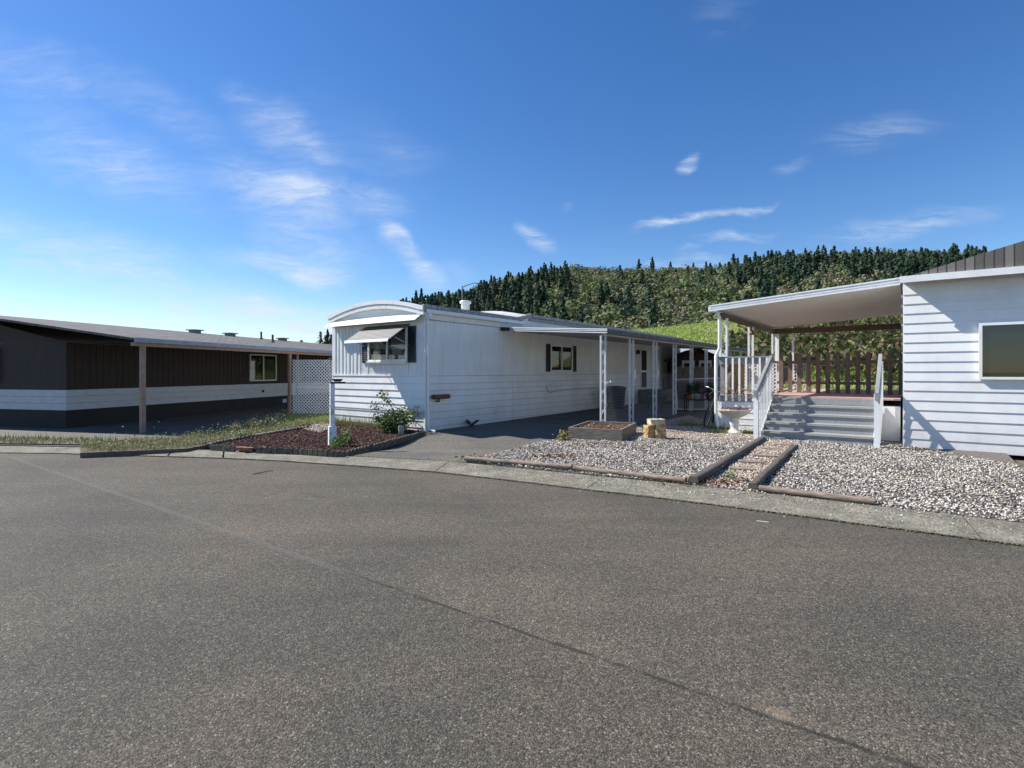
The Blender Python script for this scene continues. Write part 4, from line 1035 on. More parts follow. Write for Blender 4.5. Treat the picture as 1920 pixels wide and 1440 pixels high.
# ================================================================== DECK AND PORCH
dk = thing('porch', 'white and grey raised deck porch with a pan roof and picket railing', 'porch', (CX, CY, 0), HR)
B0, B1 = 5.82, 9.75; D0, D1, DZ = 5.2, 12.3, 1.04
def bx(mb, a0, a1, b0, b1, z0, z1): return mb.box(a0, a1, -b1, -b0, z0, z1)
m = MB(); bx(m, D0, D1, B0 + .03, B1, DZ - .04, DZ); m.build('floor', MT['pinkdeck'], dk)
m = MB(); bx(m, D0 - .04, D0 - .001, B0, 7.14, .87, 1.02); bx(m, D0 + .001, D1, B0 - .01, B0 + .03, .87, 1.02); m.build('rim_board', MT['greypaint'], dk)
m = MB(); bx(m, D0 - .03, D0 + .06, B0 - .03, B0 + .10, .10, .86); m.build('corner_board', MT['white'], dk)
# siding skirt
m = MB()
fr_along = lambda t, o: (D0 - o, -t); sd_along = lambda t, o: (t, -B0 + o)
m.box(D0 + .01, D1, -(B1), -(B0 + .012), .08, .86)
for i, (z0, z1) in enumerate(((.1, .24), (.25, .40), (.41, .56), (.57, .70), (.71, .86))):
    m.box(D0 - .012, D0 + .009, -7.14, -(B0 + .1), z0 + .012, z1)
    m.box(D0 - .022, D0 - .012, -7.14, -(B0 + .1), z0 + .012, z0 + .035)
    m.box(D0 + .02, D1, -(B0 + .011), -(B0 + .004), z0 + .012, z1)
m.build('skirting', MT['lap'], dk)
# railing front
RT = 2.05
m = MB(); bx(m, D0 - .06, D0 + .06, B0 - .03, 7.14, RT - .035, RT); bx(m, D0 - .0, D0 + .035, B0, 7.14, RT - .2, RT - .037)
m.build('top_rail', MT['greypaint'], dk)
m = MB(); bx(m, D0 + .065, D1, B0 - .03, B0 + .07, RT - .035, RT); bx(m, D0 + .065, D1, B0, B0 + .035, RT - .2, RT - .037); m.build('top_rail', MT['greypaint'], dk)
for i in range(8):
    b = B0 + .20 + .165 * i
    if b < 7.12: MB().box(D0 - .085, D0 - .043, -b - .022, -b + .022, .88, RT - .04).build('baluster', MT['white'], dk)
for i in range(26):
    a = D0 + .3 + .27 * i
    if a < D1: MB().box(a - .022, a + .022, -B0 + .012, -B0 + .05, .88, RT - .04).build('baluster', MT['greypaint'], dk)
m = MB(); bx(m, D0 + .04, D0 + .14, B0 + .04, B0 + .13, DZ, RT - .04); m.build('rail_post', MT['greypaint'], dk)
# roof: pans running front to back of the slope, rising to the right home
A0p, A1p, Bl, Br = 4.78, 12.6, 5.74, 9.75
zp = lambda b: 3.31 + .078 * (b - Bl)
m = MB(); n = 16
for i in range(34):
    x0 = A0p + .06 + (A1p - A0p - .06) * i / 34; x1 = A0p + .06 + (A1p - A0p - .06) * (i + 1) / 34 - .02
    for (p, q, lo, hi) in ((x0, x1, -.02, 0), (x1, x1 + .02, -.035, .02)):
        m.hexa([(p, -Bl, zp(Bl) + lo), (p, -Br, zp(Br) + lo), (q, -Br, zp(Br) + lo), (q, -Bl, zp(Bl) + lo), (p, -Bl, zp(Bl) + hi), (p, -Br, zp(Br) + hi), (q, -Br, zp(Br) + hi), (q, -Bl, zp(Bl) + hi)])
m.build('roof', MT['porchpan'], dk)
m = MB()
for (o, lo, hi) in ((.0, -.07, .085), (.022, .055, .088), (.012, -.005, .02), (.022, -.075, -.045)):
    x1 = A0p + .055 - (.0 if o == 0 else .03); x0 = x1 - .03 - o
    if o == 0: x0, x1 = A0p + .025, A0p + .055
    else: x0, x1 = A0p + .024 - o, A0p + .024
    m.hexa([(x0, -Bl + .06, zp(Bl) + lo), (x0, -Br, zp(Br) + lo), (x1, -Br, zp(Br) + lo), (x1, -Bl + .06, zp(Bl) + lo), (x0, -Bl + .06, zp(Bl) + hi), (x0, -Br, zp(Br) + hi), (x1, -Br, zp(Br) + hi), (x1, -Bl + .06, zp(Bl) + hi)])
m.build('front_fascia', MT['visor'], dk)
m = MB(); m.box(A0p + .03, A1p, -Bl + .0, -Bl + .09, zp(Bl) - .07, zp(Bl) - .055); m.box(A0p + .03, A1p, -Bl + .075, -Bl + .09, zp(Bl) - .055, zp(Bl) + .06); m.build('gutter', MT['white'], dk)
m = MB(); bx(m, D0, 12.35, B0, B0 + .09, 3.08, 3.23); m.build('side_beam', MT['brownbeam'], dk)
m = MB(); bx(m, 12.2, 12.35, B0 + .09, Br, 3.06, 3.25); m.build('rear_beam', MT['brownbeam'], dk)
m = MB(); bx(m, 8.7, 8.8, B0 + .091, Br, 3.20, 3.30)
def scroll_post(a, b, z0, z1, along='b', w=.17):
    m = MB()
    for s_ in (-1, 1):
        p = (a, -b + s_ * w / 2) if along == 'b' else (a + s_ * w / 2, -b)
        m.box(p[0] - .03, p[0] + .03, p[1] - .03, p[1] + .03, z0, z1)
    z = z0 + .08; k = 0
    while z < z1 - .2:
        pts = []
        for j in range(13):
            t = j / 12 * 2 * math.pi; rr = (w / 2 - .035) * math.sin(t) * (1 if k % 2 else -1)
            pts.append((a, -b + rr, z + .2 * j / 12) if along == 'b' else (a + rr, -b, z + .2 * j / 12))
        m.tube(pts, .009, 5); z += .2; k += 1
    return m.build('post', MT['trim'], dk)
scroll_post(D0 + .06, B0 + .10, RT, 3.08); scroll_post(8.57, B0 + .05, RT, 3.08, 'b', .12); scroll_post(12.25, B0 + .05, RT, 3.06, 'b', .12)
for b in (6.0, 6.5): MB().box(12.2, 12.26, -b - .035, -b + .035, DZ, 3.06).build('post', MT['white'], dk)
MB().tube([(D0 - .08, -B0 + .02, 3.24), (D0 - .08, -B0 - .03, 3.1), (D0 - .08, -B0 - .03, 2.28), (D0 - .12, -B0 + .05, 2.08), (D0 - .12, -B0 + .05, .5), (D0 - .12, -B0 + .0, .12)], .042, 10).build('downspout', MT['white'], dk)
# stairs
SB0, SB1 = 7.14, 9.3; nos = [(4.87, .85), (4.54, .66), (4.21, .47), (3.86, .28)]
for i, (a, z) in enumerate(nos):
    back = (nos[i - 1][0] if i else D0)
    MB().box(a - .03, back + .02, -SB1, -SB0, z - .045, z).build('tread', M('tread_worn_paint', (.36, .36, .34), (.26, .28, .30), .7, 12, (1, 3, 1), .3, 40) if i == 0 else MT['tread'], dk) if False else None
MT['tread'] = M('tread_worn_paint', (.38, .365, .325), (.25, .25, .25), .7, 12, (1, 3, 1), .3, 40)
prev = D0
for i, (a, z) in enumerate(nos):
    MB().box(a - .03, prev - .002, -SB1, -SB0, z - .045, z).build('tread', MT['tread'], dk)
    prev = a
MB().box(5.16, 5.199, -SB1, -SB0, .86, 1.0).build('riser', MT['stairgrey'], dk)
for i, (a, z) in enumerate(nos):
    zb = nos[i + 1][1] + .001 if i < 3 else .09
    MB().box(a, a + .02, -SB1 + .01, -SB0 - .01, zb, z - .046).build('riser', MT['stairgrey'], dk)
m = MB()
for b in (SB0 - .04, SB1 + .001):
    poly = [(3.86, .08), (3.86, .23), (4.21, .42), (4.54, .61), (4.87, .80), (5.15, .99), (5.15, .08)]
    vs = [(a, -b, z) for a, z in poly] + [(a, -b - .037, z) for a, z in poly]; n = len(poly)
    m.add(vs, [tuple(range(n)), tuple(reversed(range(n, 2 * n)))] + [(i, n + i, n + (i + 1) % n, (i + 1) % n) for i in range(n)])
m.build('stringer', MT['white'], dk)
def stair_rail(b):
    MB().box(3.50 + .03, 3.60 + .03, -b - .05, -b + .05, .08, 1.2).build('newel_post', MT['white'], dk)
    MB().hexa([(3.48, -b - .035, 1.06), (5.20, -b - .035, 1.92), (5.20, -b + .035, 1.92), (3.48, -b + .035, 1.06), (3.48, -b - .035, 1.22), (5.20, -b - .035, 2.06), (5.20, -b + .035, 2.06), (3.48, -b + .035, 1.22)]).build('handrail', MT['greypaint'], dk)
    for k in range(9):
        a = 3.78 + k * .165; zt2 = 1.06 + (a - 3.48) * .5; zb2 = .12 + (a - 3.66) * .5
        MB().box(a - .02, a + .02, -b - .055, -b - .037, zb2, zt2 + .02).build('baluster', MT['white'], dk)
stair_rail(7.09); stair_rail(9.38)
# picket fence across the deck (brown, round tops)
pf = thing('picket_fence', 'brown round-topped picket fence standing across the deck', 'fence', L(7.9, 6.38, DZ), HR)
for k in range(15):
    m = MB(); y = -.24 * k + .0; w_ = .055; h = 1.16 + random.uniform(-.02, .02)
    pts = [(-w_, 0), (w_, 0), (w_, h - .05)] + [(w_ * math.cos(t), h - .05 + w_ * math.sin(t)) for t in (R(30), R(60), R(90), R(120), R(150))] + [(-w_, h - .05)]
    n = len(pts); vs = [(-.01, y + p[0], p[1]) for p in pts] + [(.01, y + p[0], p[1]) for p in pts]
    m.add(vs, [tuple(range(n)), tuple(reversed(range(n, 2 * n)))] + [(i, n + i, n + (i + 1) % n, (i + 1) % n) for i in range(n)])
    m.build('picket', MT['brownwood'], pf)
MB().box(.011, .05, -3.4, .05, .25, .33).box(.011, .05, -3.4, .05, .85, .93).build('rail', MT['brownwood'], pf)
# scroll panels: white ornamental open-work screens on the far side of the deck
def scroll_panel(a, b0, b1, label):
    o = thing('scroll_screen', label, 'screen', L(a, b0, DZ), HR, 'white ornamental screens on the deck')
    m = MB(); y = 0
    w = b1 - b0
    m.box(-.015, .015, -w, -w + .03, 0, .85); m.box(-.015, .015, -.03, 0, 0, .85); m.box(-.015, .015, -w, 0, .83, .85); m.box(-.015, .015, -w, 0, 0, .02)
    nn = max(2, int(w / .11)); mm = 8
    for i in range(nn):
        for j in range(mm):
            cy = -(i + .5) * w / nn; cz = .03 + (j + .5) * .8 / mm
            m.tube([(0, cy + .042 * math.cos(t), cz + .05 * math.sin(t)) for t in [2 * math.pi * q / 10 for q in range(11)]], .011, 5, False)
    m.build('openwork', MT['white'], o)
scroll_panel(7.0, 5.99, 6.42, 'wide white openwork screen behind the middle balusters'); scroll_panel(7.03, 6.72, 6.9, 'narrow white openwork screen just left of the brown pickets'); scroll_panel(8.3, 7.0, 7.6, 'white openwork screen behind the brown pickets')
bc = thing('wooden_cabinet', 'honey coloured tall wooden cabinet on the deck behind the balusters', 'cabinet', L(5.6, 6.0, DZ), HR)
MB().box(-.2, .2, -.32, .0, 0, .82).build('body', MT['gold'], bc, bevel=.02); MB().box(-.22, .22, -.34, .02, .82, .86).build('top', MT['brownwood'], bc)
MB().box(-.212, -.201, -.29, -.03, .1, .76).build('door', MT['gold'], bc)
bs_ = MB().lathe([(.12, 0), (.17, .2), (.18, .45), (.13, .62), (.08, .68)], 16).build('brown_urn', MT['brownwood'], loc=L(5.42, 6.06, DZ))
tag(bs_, 'dark brown rounded urn left of the honey coloured cabinet', 'urn')
# hanging bell lamp
hb = thing('hanging_bell', 'small rusty bell hanging under the porch beam', 'bell', L(8.2, 5.98, 2.80)); MB().lathe([(.08, 0), (.075, .05), (.05, .12), (.02, .16)], 14).build('bell', MT['copper'], hb); MB().bar((0, 0, .16), (0, 0, .42), .008).build('cord', MT['black'], hb)
# bare vine twigs through the railing
m = MB()
for k in range(34):
    b = random.uniform(5.85, 7.1); z = random.uniform(.95, 1.25); a = 5.08 + random.uniform(-.05, .05); pts = []
    dirb = random.choice((-1, 1)) * random.uniform(.05, .14); cz = random.uniform(-.05, .07)
    for j in range(6): pts.append((a + random.uniform(-.03, .03), -(b + dirb * j * .8), z + cz * j + .05 * math.sin(j + k)))
    m.tube(pts, [.008, .007, .006, .005, .004, .003], 5)
tag(m.build('bare_vine', MT['twig'], loc=(CX, CY, 0), rz=HR), 'leafless vine twigs twining through the front deck railing', 'vine')

# right home beyond the porch
rh = thing('mobile_home', 'cream sided home attached behind the deck porch on the right', 'home', (CX, CY, 0), HR)
m = MB(); m.box(4.3, 20, -14, -9.8, .05, 3.55); m.build('wall', MT['lap'], rh)
m = MB(); laps(m, lambda t, o: (4.3 - o, -t), 9.8, 14, [.06 + .2 * i for i in range(18)], .003, .02); m.build('front_lap_siding', MT['lap'], rh)
m = MB(); laps(m, lambda t, o: (t, -9.8 + o), 4.3, 20, [.06 + .2 * i for i in range(18)], .003, .02); m.build('side_lap_siding', MT['lap'], rh)
MB().hexa([(3.95, -14.2, 3.55), (20.3, -14.2, 3.55), (20.3, -9.755, 3.56), (3.95, -9.755, 3.56), (3.95, -12, 4.15), (20.3, -12, 4.15), (20.3, -11.9, 4.15), (3.95, -11.9, 4.15)]).build('roof', MT['shingle'], rh)
MB().box(3.90, 3.95, -14.2, -9.75, 3.47, 3.60).build('gutter', MT['white'], rh)
window(rh, lambda t, o: (4.3 - .02 - o, -t), 11.0, 12.8, 1.5, 2.6, .07, MT['white'])
m = MB(); i_ = 0
for (c0, c1) in ((11.08, 11.5), (12.3, 12.72)): MB().box(4.262, 4.27, -c1, -c0, 1.58, 2.52).build('curtain', MT['curtain'], rh)
m = MB(); m.box(8.2, 9.1, -9.78, -9.74, DZ + .01, 3.0); dd_ = m.build('door', MT['trim'], rh)
MB().box(8.35, 8.95, -9.74, -9.73, 1.9, 2.85).build('door_glass', MT['dark'], dd_)

# ================================================================== YARD THINGS
# raised planter
pl = thing('raised_planter', 'weathered grey board planter box with soil and dry leaves', 'planter', (1.30, 12.32, .09), R(-23.5))
PW, PD, PH, PT = 1.24, 1.72, .275, .045
MB().box(0, PW, 0, PT, 0, PH).build('front_board', MT['greywood'], pl, .004); MB().box(0, PW, PD - PT, PD, 0, PH + .01).build('back_board', MT['greywood'], pl, .004)
MB().box(0, PT, PT + .001, PD - PT - .001, 0, PH + .004).build('side_board', MT['greywood'], pl, .004); MB().box(PW - PT, PW, PT + .001, PD - PT - .001, 0, PH + .008).build('side_board', MT['greywood'], pl, .004)
MB().box(PT + .002, PW - PT - .002, PT + .002, PD - PT - .002, .01, PH - .07).build('soil', MT['soil'], pl)
n = 1500; P3 = np.stack([rng.uniform(.06, PW - .06, n), rng.uniform(.06, PD - .06, n), PH - .07 + rng.uniform(0, .03, n)], 1)
lv = cards('dry_leaves', P3, rng.uniform(.02, .05, n), tints(n, [(.22, .12, .07), (.34, .24, .15), (.14, .08, .05), (.4, .32, .24)]), MT['leafattr'], pl); tag(lv, kind='stuff')

def rough_block(name, sx, sy, sz, mat, loc, rz, label, jag=.02):
    import bmesh
    bm = bmesh.new(); bmesh.ops.create_cube(bm, size=1); bmesh.ops.subdivide_edges(bm, edges=bm.edges[:], cuts=5, use_grid_fill=True)
    for v in bm.verts:
        v.co = Vector((v.co.x * sx, v.co.y * sy, (v.co.z + .5) * sz)); k = .0 if v.co.z < .001 else 1
        v.co += Vector((random.uniform(-jag, jag), random.uniform(-jag, jag), random.uniform(-jag, jag) * k))
    me = bpy.data.meshes.new(name); bm.to_mesh(me); bm.free(); me.materials.append(mat); o = bpy.data.objects.new(name, me); COL.objects.link(o)
    o.location = loc; o.rotation_euler = (0, 0, rz); return tag(o, label, 'stone')
q = G(1222, 822); rough_block('stone_block', .24, .22, .30, MT['stoneyel'], (q.x, q.y + .12, q.z - .01), R(15), 'upright yellow rough stone, left of the two that carry the pale slab', .014)
q = G(1240, 823); rough_block('stone_block', .22, .22, .33, MT['stoneora'], (q.x + .01, q.y + .10, q.z - .01), R(-12), 'upright orange-veined stone, right of the two that carry the pale slab', .014)
rough_block('stone_slab', .34, .24, .12, MT['stonelight'], (q.x - .09, q.y + .12, q.z + .325), R(8), 'pale cream slab lying across the two upright stones', .01)

def timber(p, q, r, label, mat='timber'):
    p = Vector((p[0], p[1], gz(p[0], p[1]) + r * .75)); q = Vector((q[0], q[1], gz(q[0], q[1]) + r * .75)); ln = (q - p).length
    n = 12; m = MB(); pts = [Vector((ln * i / n, random.uniform(-.012, .012), random.uniform(-.006, .006))) for i in range(n + 1)]
    m.tube(pts, [r * random.uniform(.93, 1.05) for _ in pts], 10)
    m.v = [(x, y, max(min(z, r * .72), -r)) for x, y, z in m.v]
    o = m.build('landscape_timber', MT[mat], loc=p); o.rotation_euler = (0, 0, math.atan2(q.y - p.y, q.x - p.x)); return tag(o, label, 'timber', 'timbers edging the gravel yard')
T0, T1, T2, T3 = G(872, 863), G(1076, 881), G(1301, 908), G(1430, 824)
def off(p, q, t): p = Vector(p); q = Vector(q); return p.lerp(q, t)
timber(T0, T1 - Vector((.03, -.015, 0)), .048, 'round timber edging the gravel from the driveway to the first joint')
timber(T1, T2 - Vector((.09, -.06, 0)), .048, 'tan round timber between the first joint and the dark path timber')
timber(T2, T3, .075, 'long dark timber on the left side of the path to the stairs', 'timberdark')
T4, T5 = G(1410, 918), G(1490, 838)
timber(T4, T5, .062, 'dark timber on the right side of the stepping path', 'timberdark')
timber(G(1424, 920), G(1640, 946), .05, 'tan round timber running right from the path along the gutter')
for i, (x0, y0, x1, y1, w) in enumerate([(1364, 898, 1402, 901, .17), (1366, 878, 1416, 881, .2), (1384, 865, 1434, 868, .2), (1412, 853, 1455, 856, .18), (1426, 841, 1464, 843, .18), (1452, 833, 1484, 835, .16)]):
    p, q = G(x0, y0), G(x1, y1); d = (q - p); m = MB().box(0, d.length, -w / 2, w / 2, -.02, .022)
    o = m.build('stepping_board', MT['timber'] if i % 2 else MT['greywood'], loc=(p.x, p.y, gz(p.x, p.y)), bevel=.01); o.rotation_euler = (0, 0, math.atan2(d.y, d.x))
    tag(o, ['weathered board sunk in the path, nearest the gutter', 'weathered board in the path, second from the gutter', 'weathered board in the path, third from the gutter', 'weathered board in the path, fourth from the gutter', 'weathered board in the path, second from the stairs', 'weathered board in the path, nearest the stairs'][i], 'board', 'stepping boards in the path')

# bird bath
q = G(1377, 812)
bb = thing('bird_bath', 'pale concrete bird bath filled with dark red cones before the deck', 'bird bath', q)
MB().lathe([(.19, 0), (.19, .02), (.15, .05), (.10, .09), (.085, .13), (.10, .19), (.115, .25), (.10, .31), (.09, .35), (.12, .385)], 28).build('pedestal', MT['birdbathwhite'], bb)
MB().lathe([(.12, .38), (.16, .40), (.28, .46), (.36, .53), (.395, .575), (.395, .595), (.37, .60), (.30, .555), (.1, .53)], 36).build('bowl', MT['birdbath'], bb)
def ball(c, r, m):
    pr = [(max(.001, r * math.sin(t)), -r * .8 * math.cos(t)) for t in [math.pi * i / 7 for i in range(8)]]; m.lathe(pr, 9, c)
conem = M('dark_red_cones', (.07, .02, .02), (.16, .08, .07), .6, 30, bs=.8, bscale=60)
cm = MB(); ball((0, 0, 0), .034, cm); cone0 = cm.build('red_cone', conem)
for k in range(34):
    t = random.uniform(0, 6.28); r_ = .33 * random.random() ** .5; c = cone0 if k == 0 else cone0.copy()
    if k: COL.objects.link(c)
    c.location = (q.x + r_ * math.cos(t), q.y + r_ * math.sin(t), q.z + .585 + random.uniform(0, .04)); c.rotation_euler = (random.uniform(-1, 1), random.uniform(-1, 1), t)
    c.scale = (random.uniform(.7, 1.1),) * 3; tag(c, 'one of the dark red cones heaped in the bowl of the bird bath', 'cone', 'cones heaped in the bird bath')

# scalloped edging runs
def edging(pts, name, label, sc=.052, step=.105, hgt=.075):
    m = MB()
    for i in range(len(pts) - 1):
        a, b = Vector(pts[i]), Vector(pts[i + 1]); n = max(1, int((b - a).length / step)); d = (b - a).normalized(); an = math.atan2(d.y, d.x)
        for k in range(n):
            c = a.lerp(b, (k + .5) / n); z = gz(c.x, c.y); h = hgt + random.uniform(-.008, .008); prof = []
            vs = []; w = step * .49; tk = .022
            rot = Matrix.Rotation(an + random.uniform(-.06, .06), 4, 'Z')
            ring = [(-w, -.08), (w, -.08), (w, h * .55), (w * .6, h * .9), (0, h), (-w * .6, h * .9), (-w, h * .55)]
            for s_ in (-tk, tk): vs += [tuple(rot @ Vector((x, s_, zz)) + Vector((c.x, c.y, z))) for x, zz in ring]
            m.add(vs, [tuple(range(7)), tuple(reversed(range(7, 14)))] + [(i2, 7 + i2, 7 + (i2 + 1) % 7, (i2 + 1) % 7) for i2 in range(7)])
    return tag(m.build(name, MT['edging']), label, 'edging')
edging([G(650, 852), G(700, 839), G(760, 822.5), G(796, 813)], 'garden_edging', 'scalloped edging between the mulch bed and the driveway')
edging([G(480, 845), G(560, 848), G(615, 852), G(648, 853)], 'garden_edging', 'scalloped edging of the mulch bed along the gutter')
edging([G(395, 840), G(440, 843)], 'garden_edging', 'short run of scalloped edging left of the two red pavers')
edging([G(395, 837), G(420, 831), G(490, 818), G(560, 806), G(580, 803)], 'garden_edging', 'scalloped edging on the near side of the concrete strip')
edging([G(380, 833), G(420, 825), G(490, 813), G(560, 801.5), G(592, 796)], 'garden_edging', 'scalloped edging between the concrete strip and the weeds', hgt=.05)
m = MB(); sp = [G(395, 834.5), G(420, 828), G(490, 815.5), G(560, 803.8), G(600, 797.5)]
for i in range(4):
    a, b = sp[i], sp[i + 1]; d = (b - a).normalized() * .10; n_ = Vector((-d.y, d.x, 0))
    m.hexa([a - n_ - Vector((0, 0, .05)), b - n_ - Vector((0, 0, .05)), b + n_ - Vector((0, 0, .05)), a + n_ - Vector((0, 0, .05)), a - n_ + Vector((0, 0, .035)), b - n_ + Vector((0, 0, .035)), b + n_ + Vector((0, 0, .035)), a + n_ + Vector((0, 0, .035))])
tag(m.build('concrete_strip', MT['concrete']), kind='structure')
for i, (x, y) in enumerate(((452, 841), (466, 842))):
    q = G(x, y + 1.5); o = MB().box(-.09, .09, -.06, .06, -.02, .05).build('red_paver', MT['brick'], bevel=.006, loc=q, rz=R(-8 + 20 * i)); tag(o, ['left of two red pavers tilted in the edging by the gutter', 'right of two red pavers tilted in the edging by the gutter'][i], 'paver')

# white post with dark bracket in the bed
q = G(623, 837)
wp = thing('wooden_post', 'flaking white post with a thick base sleeve standing in the mulch bed', 'post', q, R(28))
MB().box(-.045, .045, -.045, .045, -.02, 1.30).build('shaft', MT['postwood'], wp, .004); MB().box(-.075, .075, -.075, .075, -.02, .42).build('sleeve', MT['postwood'], wp, .006)
MB().box(-.035, .26, -.02, .02, 1.301, 1.34).hexa([(.05, -.05, 1.345), (.16, -.05, 1.345), (.16, .05, 1.345), (.05, .05, 1.345), (-.02, -.03, 1.40), (.22, -.03, 1.40), (.22, .03, 1.40), (-.02, .03, 1.40)]).build('bracket', MT['black'], wp)
# grey stone marker by the bush
q = G(752, 816); rough_block('stone_marker', .12, .10, .24, MT['concrete'], (q.x, q.y, q.z - .02), R(25), 'small grey upright stone at the foot of the rose bush', .008)

# rose bush
def bush(name, cat, label, loc, w, h, nstem, nleaf, ls, cols, extra=None, seed=1):
    rs = random.Random(seed); o = thing(name, label, cat, loc); m = MB(); tips = []
    for k in range(nstem):
        an = rs.uniform(0, 6.28); r_ = rs.uniform(.1, 1) ** .7 * w / 2; hh = h * rs.uniform(.45, .95) * (1 - .35 * r_ / (w / 2))
        p = [(0.05 * math.cos(an), .05 * math.sin(an), 0), (r_ * .45 * math.cos(an), r_ * .45 * math.sin(an), hh * .5), (r_ * math.cos(an + .2), r_ * math.sin(an + .2), hh)]
        m.tube(p, [.010, .007, .003], 5); tips.append(p)
    if extra:
        for e in extra: m.tube(e, [.009] + [.006] * (len(e) - 2) + [.003], 5); tips.append(e[-3:])
    m.build('stems', MT['bark'], o); P = []
    for _ in range(nleaf):
        t = tips[rs.randrange(len(tips))]; u = rs.uniform(.15, 1.05) ** .8; 
        a, b, c = map(Vector, t); pt = a.lerp(b, u * 2) if u < .5 else b.lerp(c, u * 2 - 1)
        ex = rs.random() < .0; s_ = .065 if len(tips) > 4 else .03
        P.append(pt + Vector((rs.gauss(0, s_), rs.gauss(0, s_), rs.gauss(0, s_))))
    P = np.array([tuple(p) for p in P]); P[:, 2] = np.maximum(P[:, 2], .01)
    V, F, T = cards_arrays(P, rng.uniform(ls * .6, ls * 1.4, len(P)), tints(len(P), cols), 1.5); np_mesh('leaves', V, F, MT['leafattr'], o, T); return o
rc = [(.06, .10, .03), (.10, .15, .045), (.15, .21, .065), (.04, .065, .024), (.21, .27, .10)]
q = G(741, 811)
bush('rose_bush', 'bush', 'leafy green rose bush with one tall arching shoot before the front wall', q, 1.0, .76, 60, 3600, .042, rc,
     extra=[[(0, 0, .5), (-.12, 0, .7), (-.22, -.02, .84), (-.31, -.02, .98)]] * 2 + [[(0, 0, .4), (-.25, 0, .6), (-.42, 0, .66), (-.55, 0, .60)], [(0, 0, .3), (.3, 0, .45), (.45, 0, .55), (.55, 0, .5)]])
q = G(648, 832); bush('low_plant', 'plant', 'low dark green plant right of the white post in the mulch', q, .34, .2, 12, 260, .035, rc[:3], seed=3)
q = G(631, 839); bush('low_plant', 'plant', 'small bright lime green plant at the foot of the white post', q, .22, .12, 8, 110, .045, [(.2, .3, .05), (.16, .26, .05)], seed=4)
q = G(651, 816); bush('low_plant', 'plant', 'small bright green weed in the middle of the mulch bed', q, .18, .14, 7, 90, .035, [(.2, .26, .06), (.14, .2, .05)], seed=5)
for i_, (px_, py_, w_2, h_2) in enumerate(((437, 812, .3, .28), (478, 806, .55, .34), (505, 800, .5, .40), (530, 790, .45, .45), (572, 800, .4, .2), (455, 822, .45, .2))):
    q = G(px_, py_); bush('weed_clump', 'weed', ['small pale flowering weed at the left edge of the verge', 'bushy weed with pale seed heads beside the grey pipe', 'grey-green weed clump left of the bright grass', 'tall stalky flowering weed before the tan carport post', 'low weed between the bright grass and the concrete strip', 'low spreading weed above the scalloped edging'][i_], q, w_2, h_2, 16, 420, .022, [(.24, .26, .09), (.34, .31, .15), (.6, .58, .42), (.18, .2, .07), (.2, .22, .08)], seed=20 + i_)
q = G(884, 799.5); ag = thing('spiky_plant', 'small dark spiky plant against the foot of the long wall', 'plant', q)
m = MB()
for k in range(22):
    an = random.uniform(0, 6.28); ln = random.uniform(.12, .24); m.add([(-.012 * math.sin(an), .012 * math.cos(an), 0), (.012 * math.sin(an), -.012 * math.cos(an), 0), (.6 * ln * math.cos(an), .6 * ln * math.sin(an), ln * .8), (ln * math.cos(an), ln * math.sin(an), ln * .72)], [(0, 1, 2), (1, 3, 2), (0, 2, 3)])
m.build('blades', M('dark_blade_leaf', (.04, .06, .03), (.025, .04, .02), .6, 10), ag)
q = G(1057, 824); bush('low_plant', 'plant', 'yellow-green weed at the left corner of the planter box', q, .3, .2, 10, 160, .035, [(.26, .26, .08), (.2, .22, .06), (.34, .28, .12)], seed=6)
q = G(1370, 898); bush('low_plant', 'plant', 'tiny green weed growing in the stepping path', q, .1, .07, 6, 60, .03, [(.1, .2, .04), (.08, .16, .03)], seed=8)
# weeds along the front skirting and by the deck
Pn = []
for k in range(2400): p = L(-random.uniform(.03, .45), -random.uniform(.9, 3.7)); Pn.append((p.x, p.y, p.z))
Pn = np.array(Pn); V, F, T = blades(Pn, rng.gamma(2.2, .06, len(Pn)), .005, tints(len(Pn), [(.2, .22, .08), (.14, .18, .05), (.3, .28, .13)]))
tag(np_mesh('wall_weeds', V, F, W_, None, T), 'thin yellow-green weeds along the foot of the front wall', None, None, 'stuff')
Pn = []
for (px, py, sx, sy, k) in ((1292, 797, .45, .3, 650), (1345, 803, .35, .35, 900), (1365, 812, .4, .12, 500), (1400, 812, .3, .12, 350), (1290, 790, .7, .5, 300)):
    c = G(px, py)
    for _ in range(k): x, y = c.x + random.gauss(0, sx * .5), c.y + random.gauss(0, sy * .5); Pn.append((x, y, gz(x, y)))
Pn = np.array(Pn); V, F, T = blades(Pn, rng.gamma(2.2, .03, len(Pn)), .005, tints(len(Pn), [(.2, .24, .06), (.26, .27, .08), (.14, .18, .05)]))
tag(np_mesh('deck_weeds', V, F, W_, None, T), 'sparse green weeds in the gravel beside the deck corner and bird bath', None, None, 'stuff')
Pn = []
for _ in range(900):
    k = rng.integers(4, 12); a, b = np.array(bk[k]), np.array(bk[k + 1]); p = a + (b - a) * rng.uniform(); p = p + rng.normal(0, .025, 2); Pn.append((p[0], p[1] + .01, .05))
Pn = np.array(Pn); V, F, T = blades(Pn, rng.gamma(2, .018, len(Pn)), .004, tints(len(Pn), [(.2, .22, .07), (.14, .16, .05), (.24, .2, .1)]))
tag(np_mesh('gutter_weeds', V, F, W_, None, T), 'tiny weeds along the back edge of the concrete gutter', None, None, 'stuff')
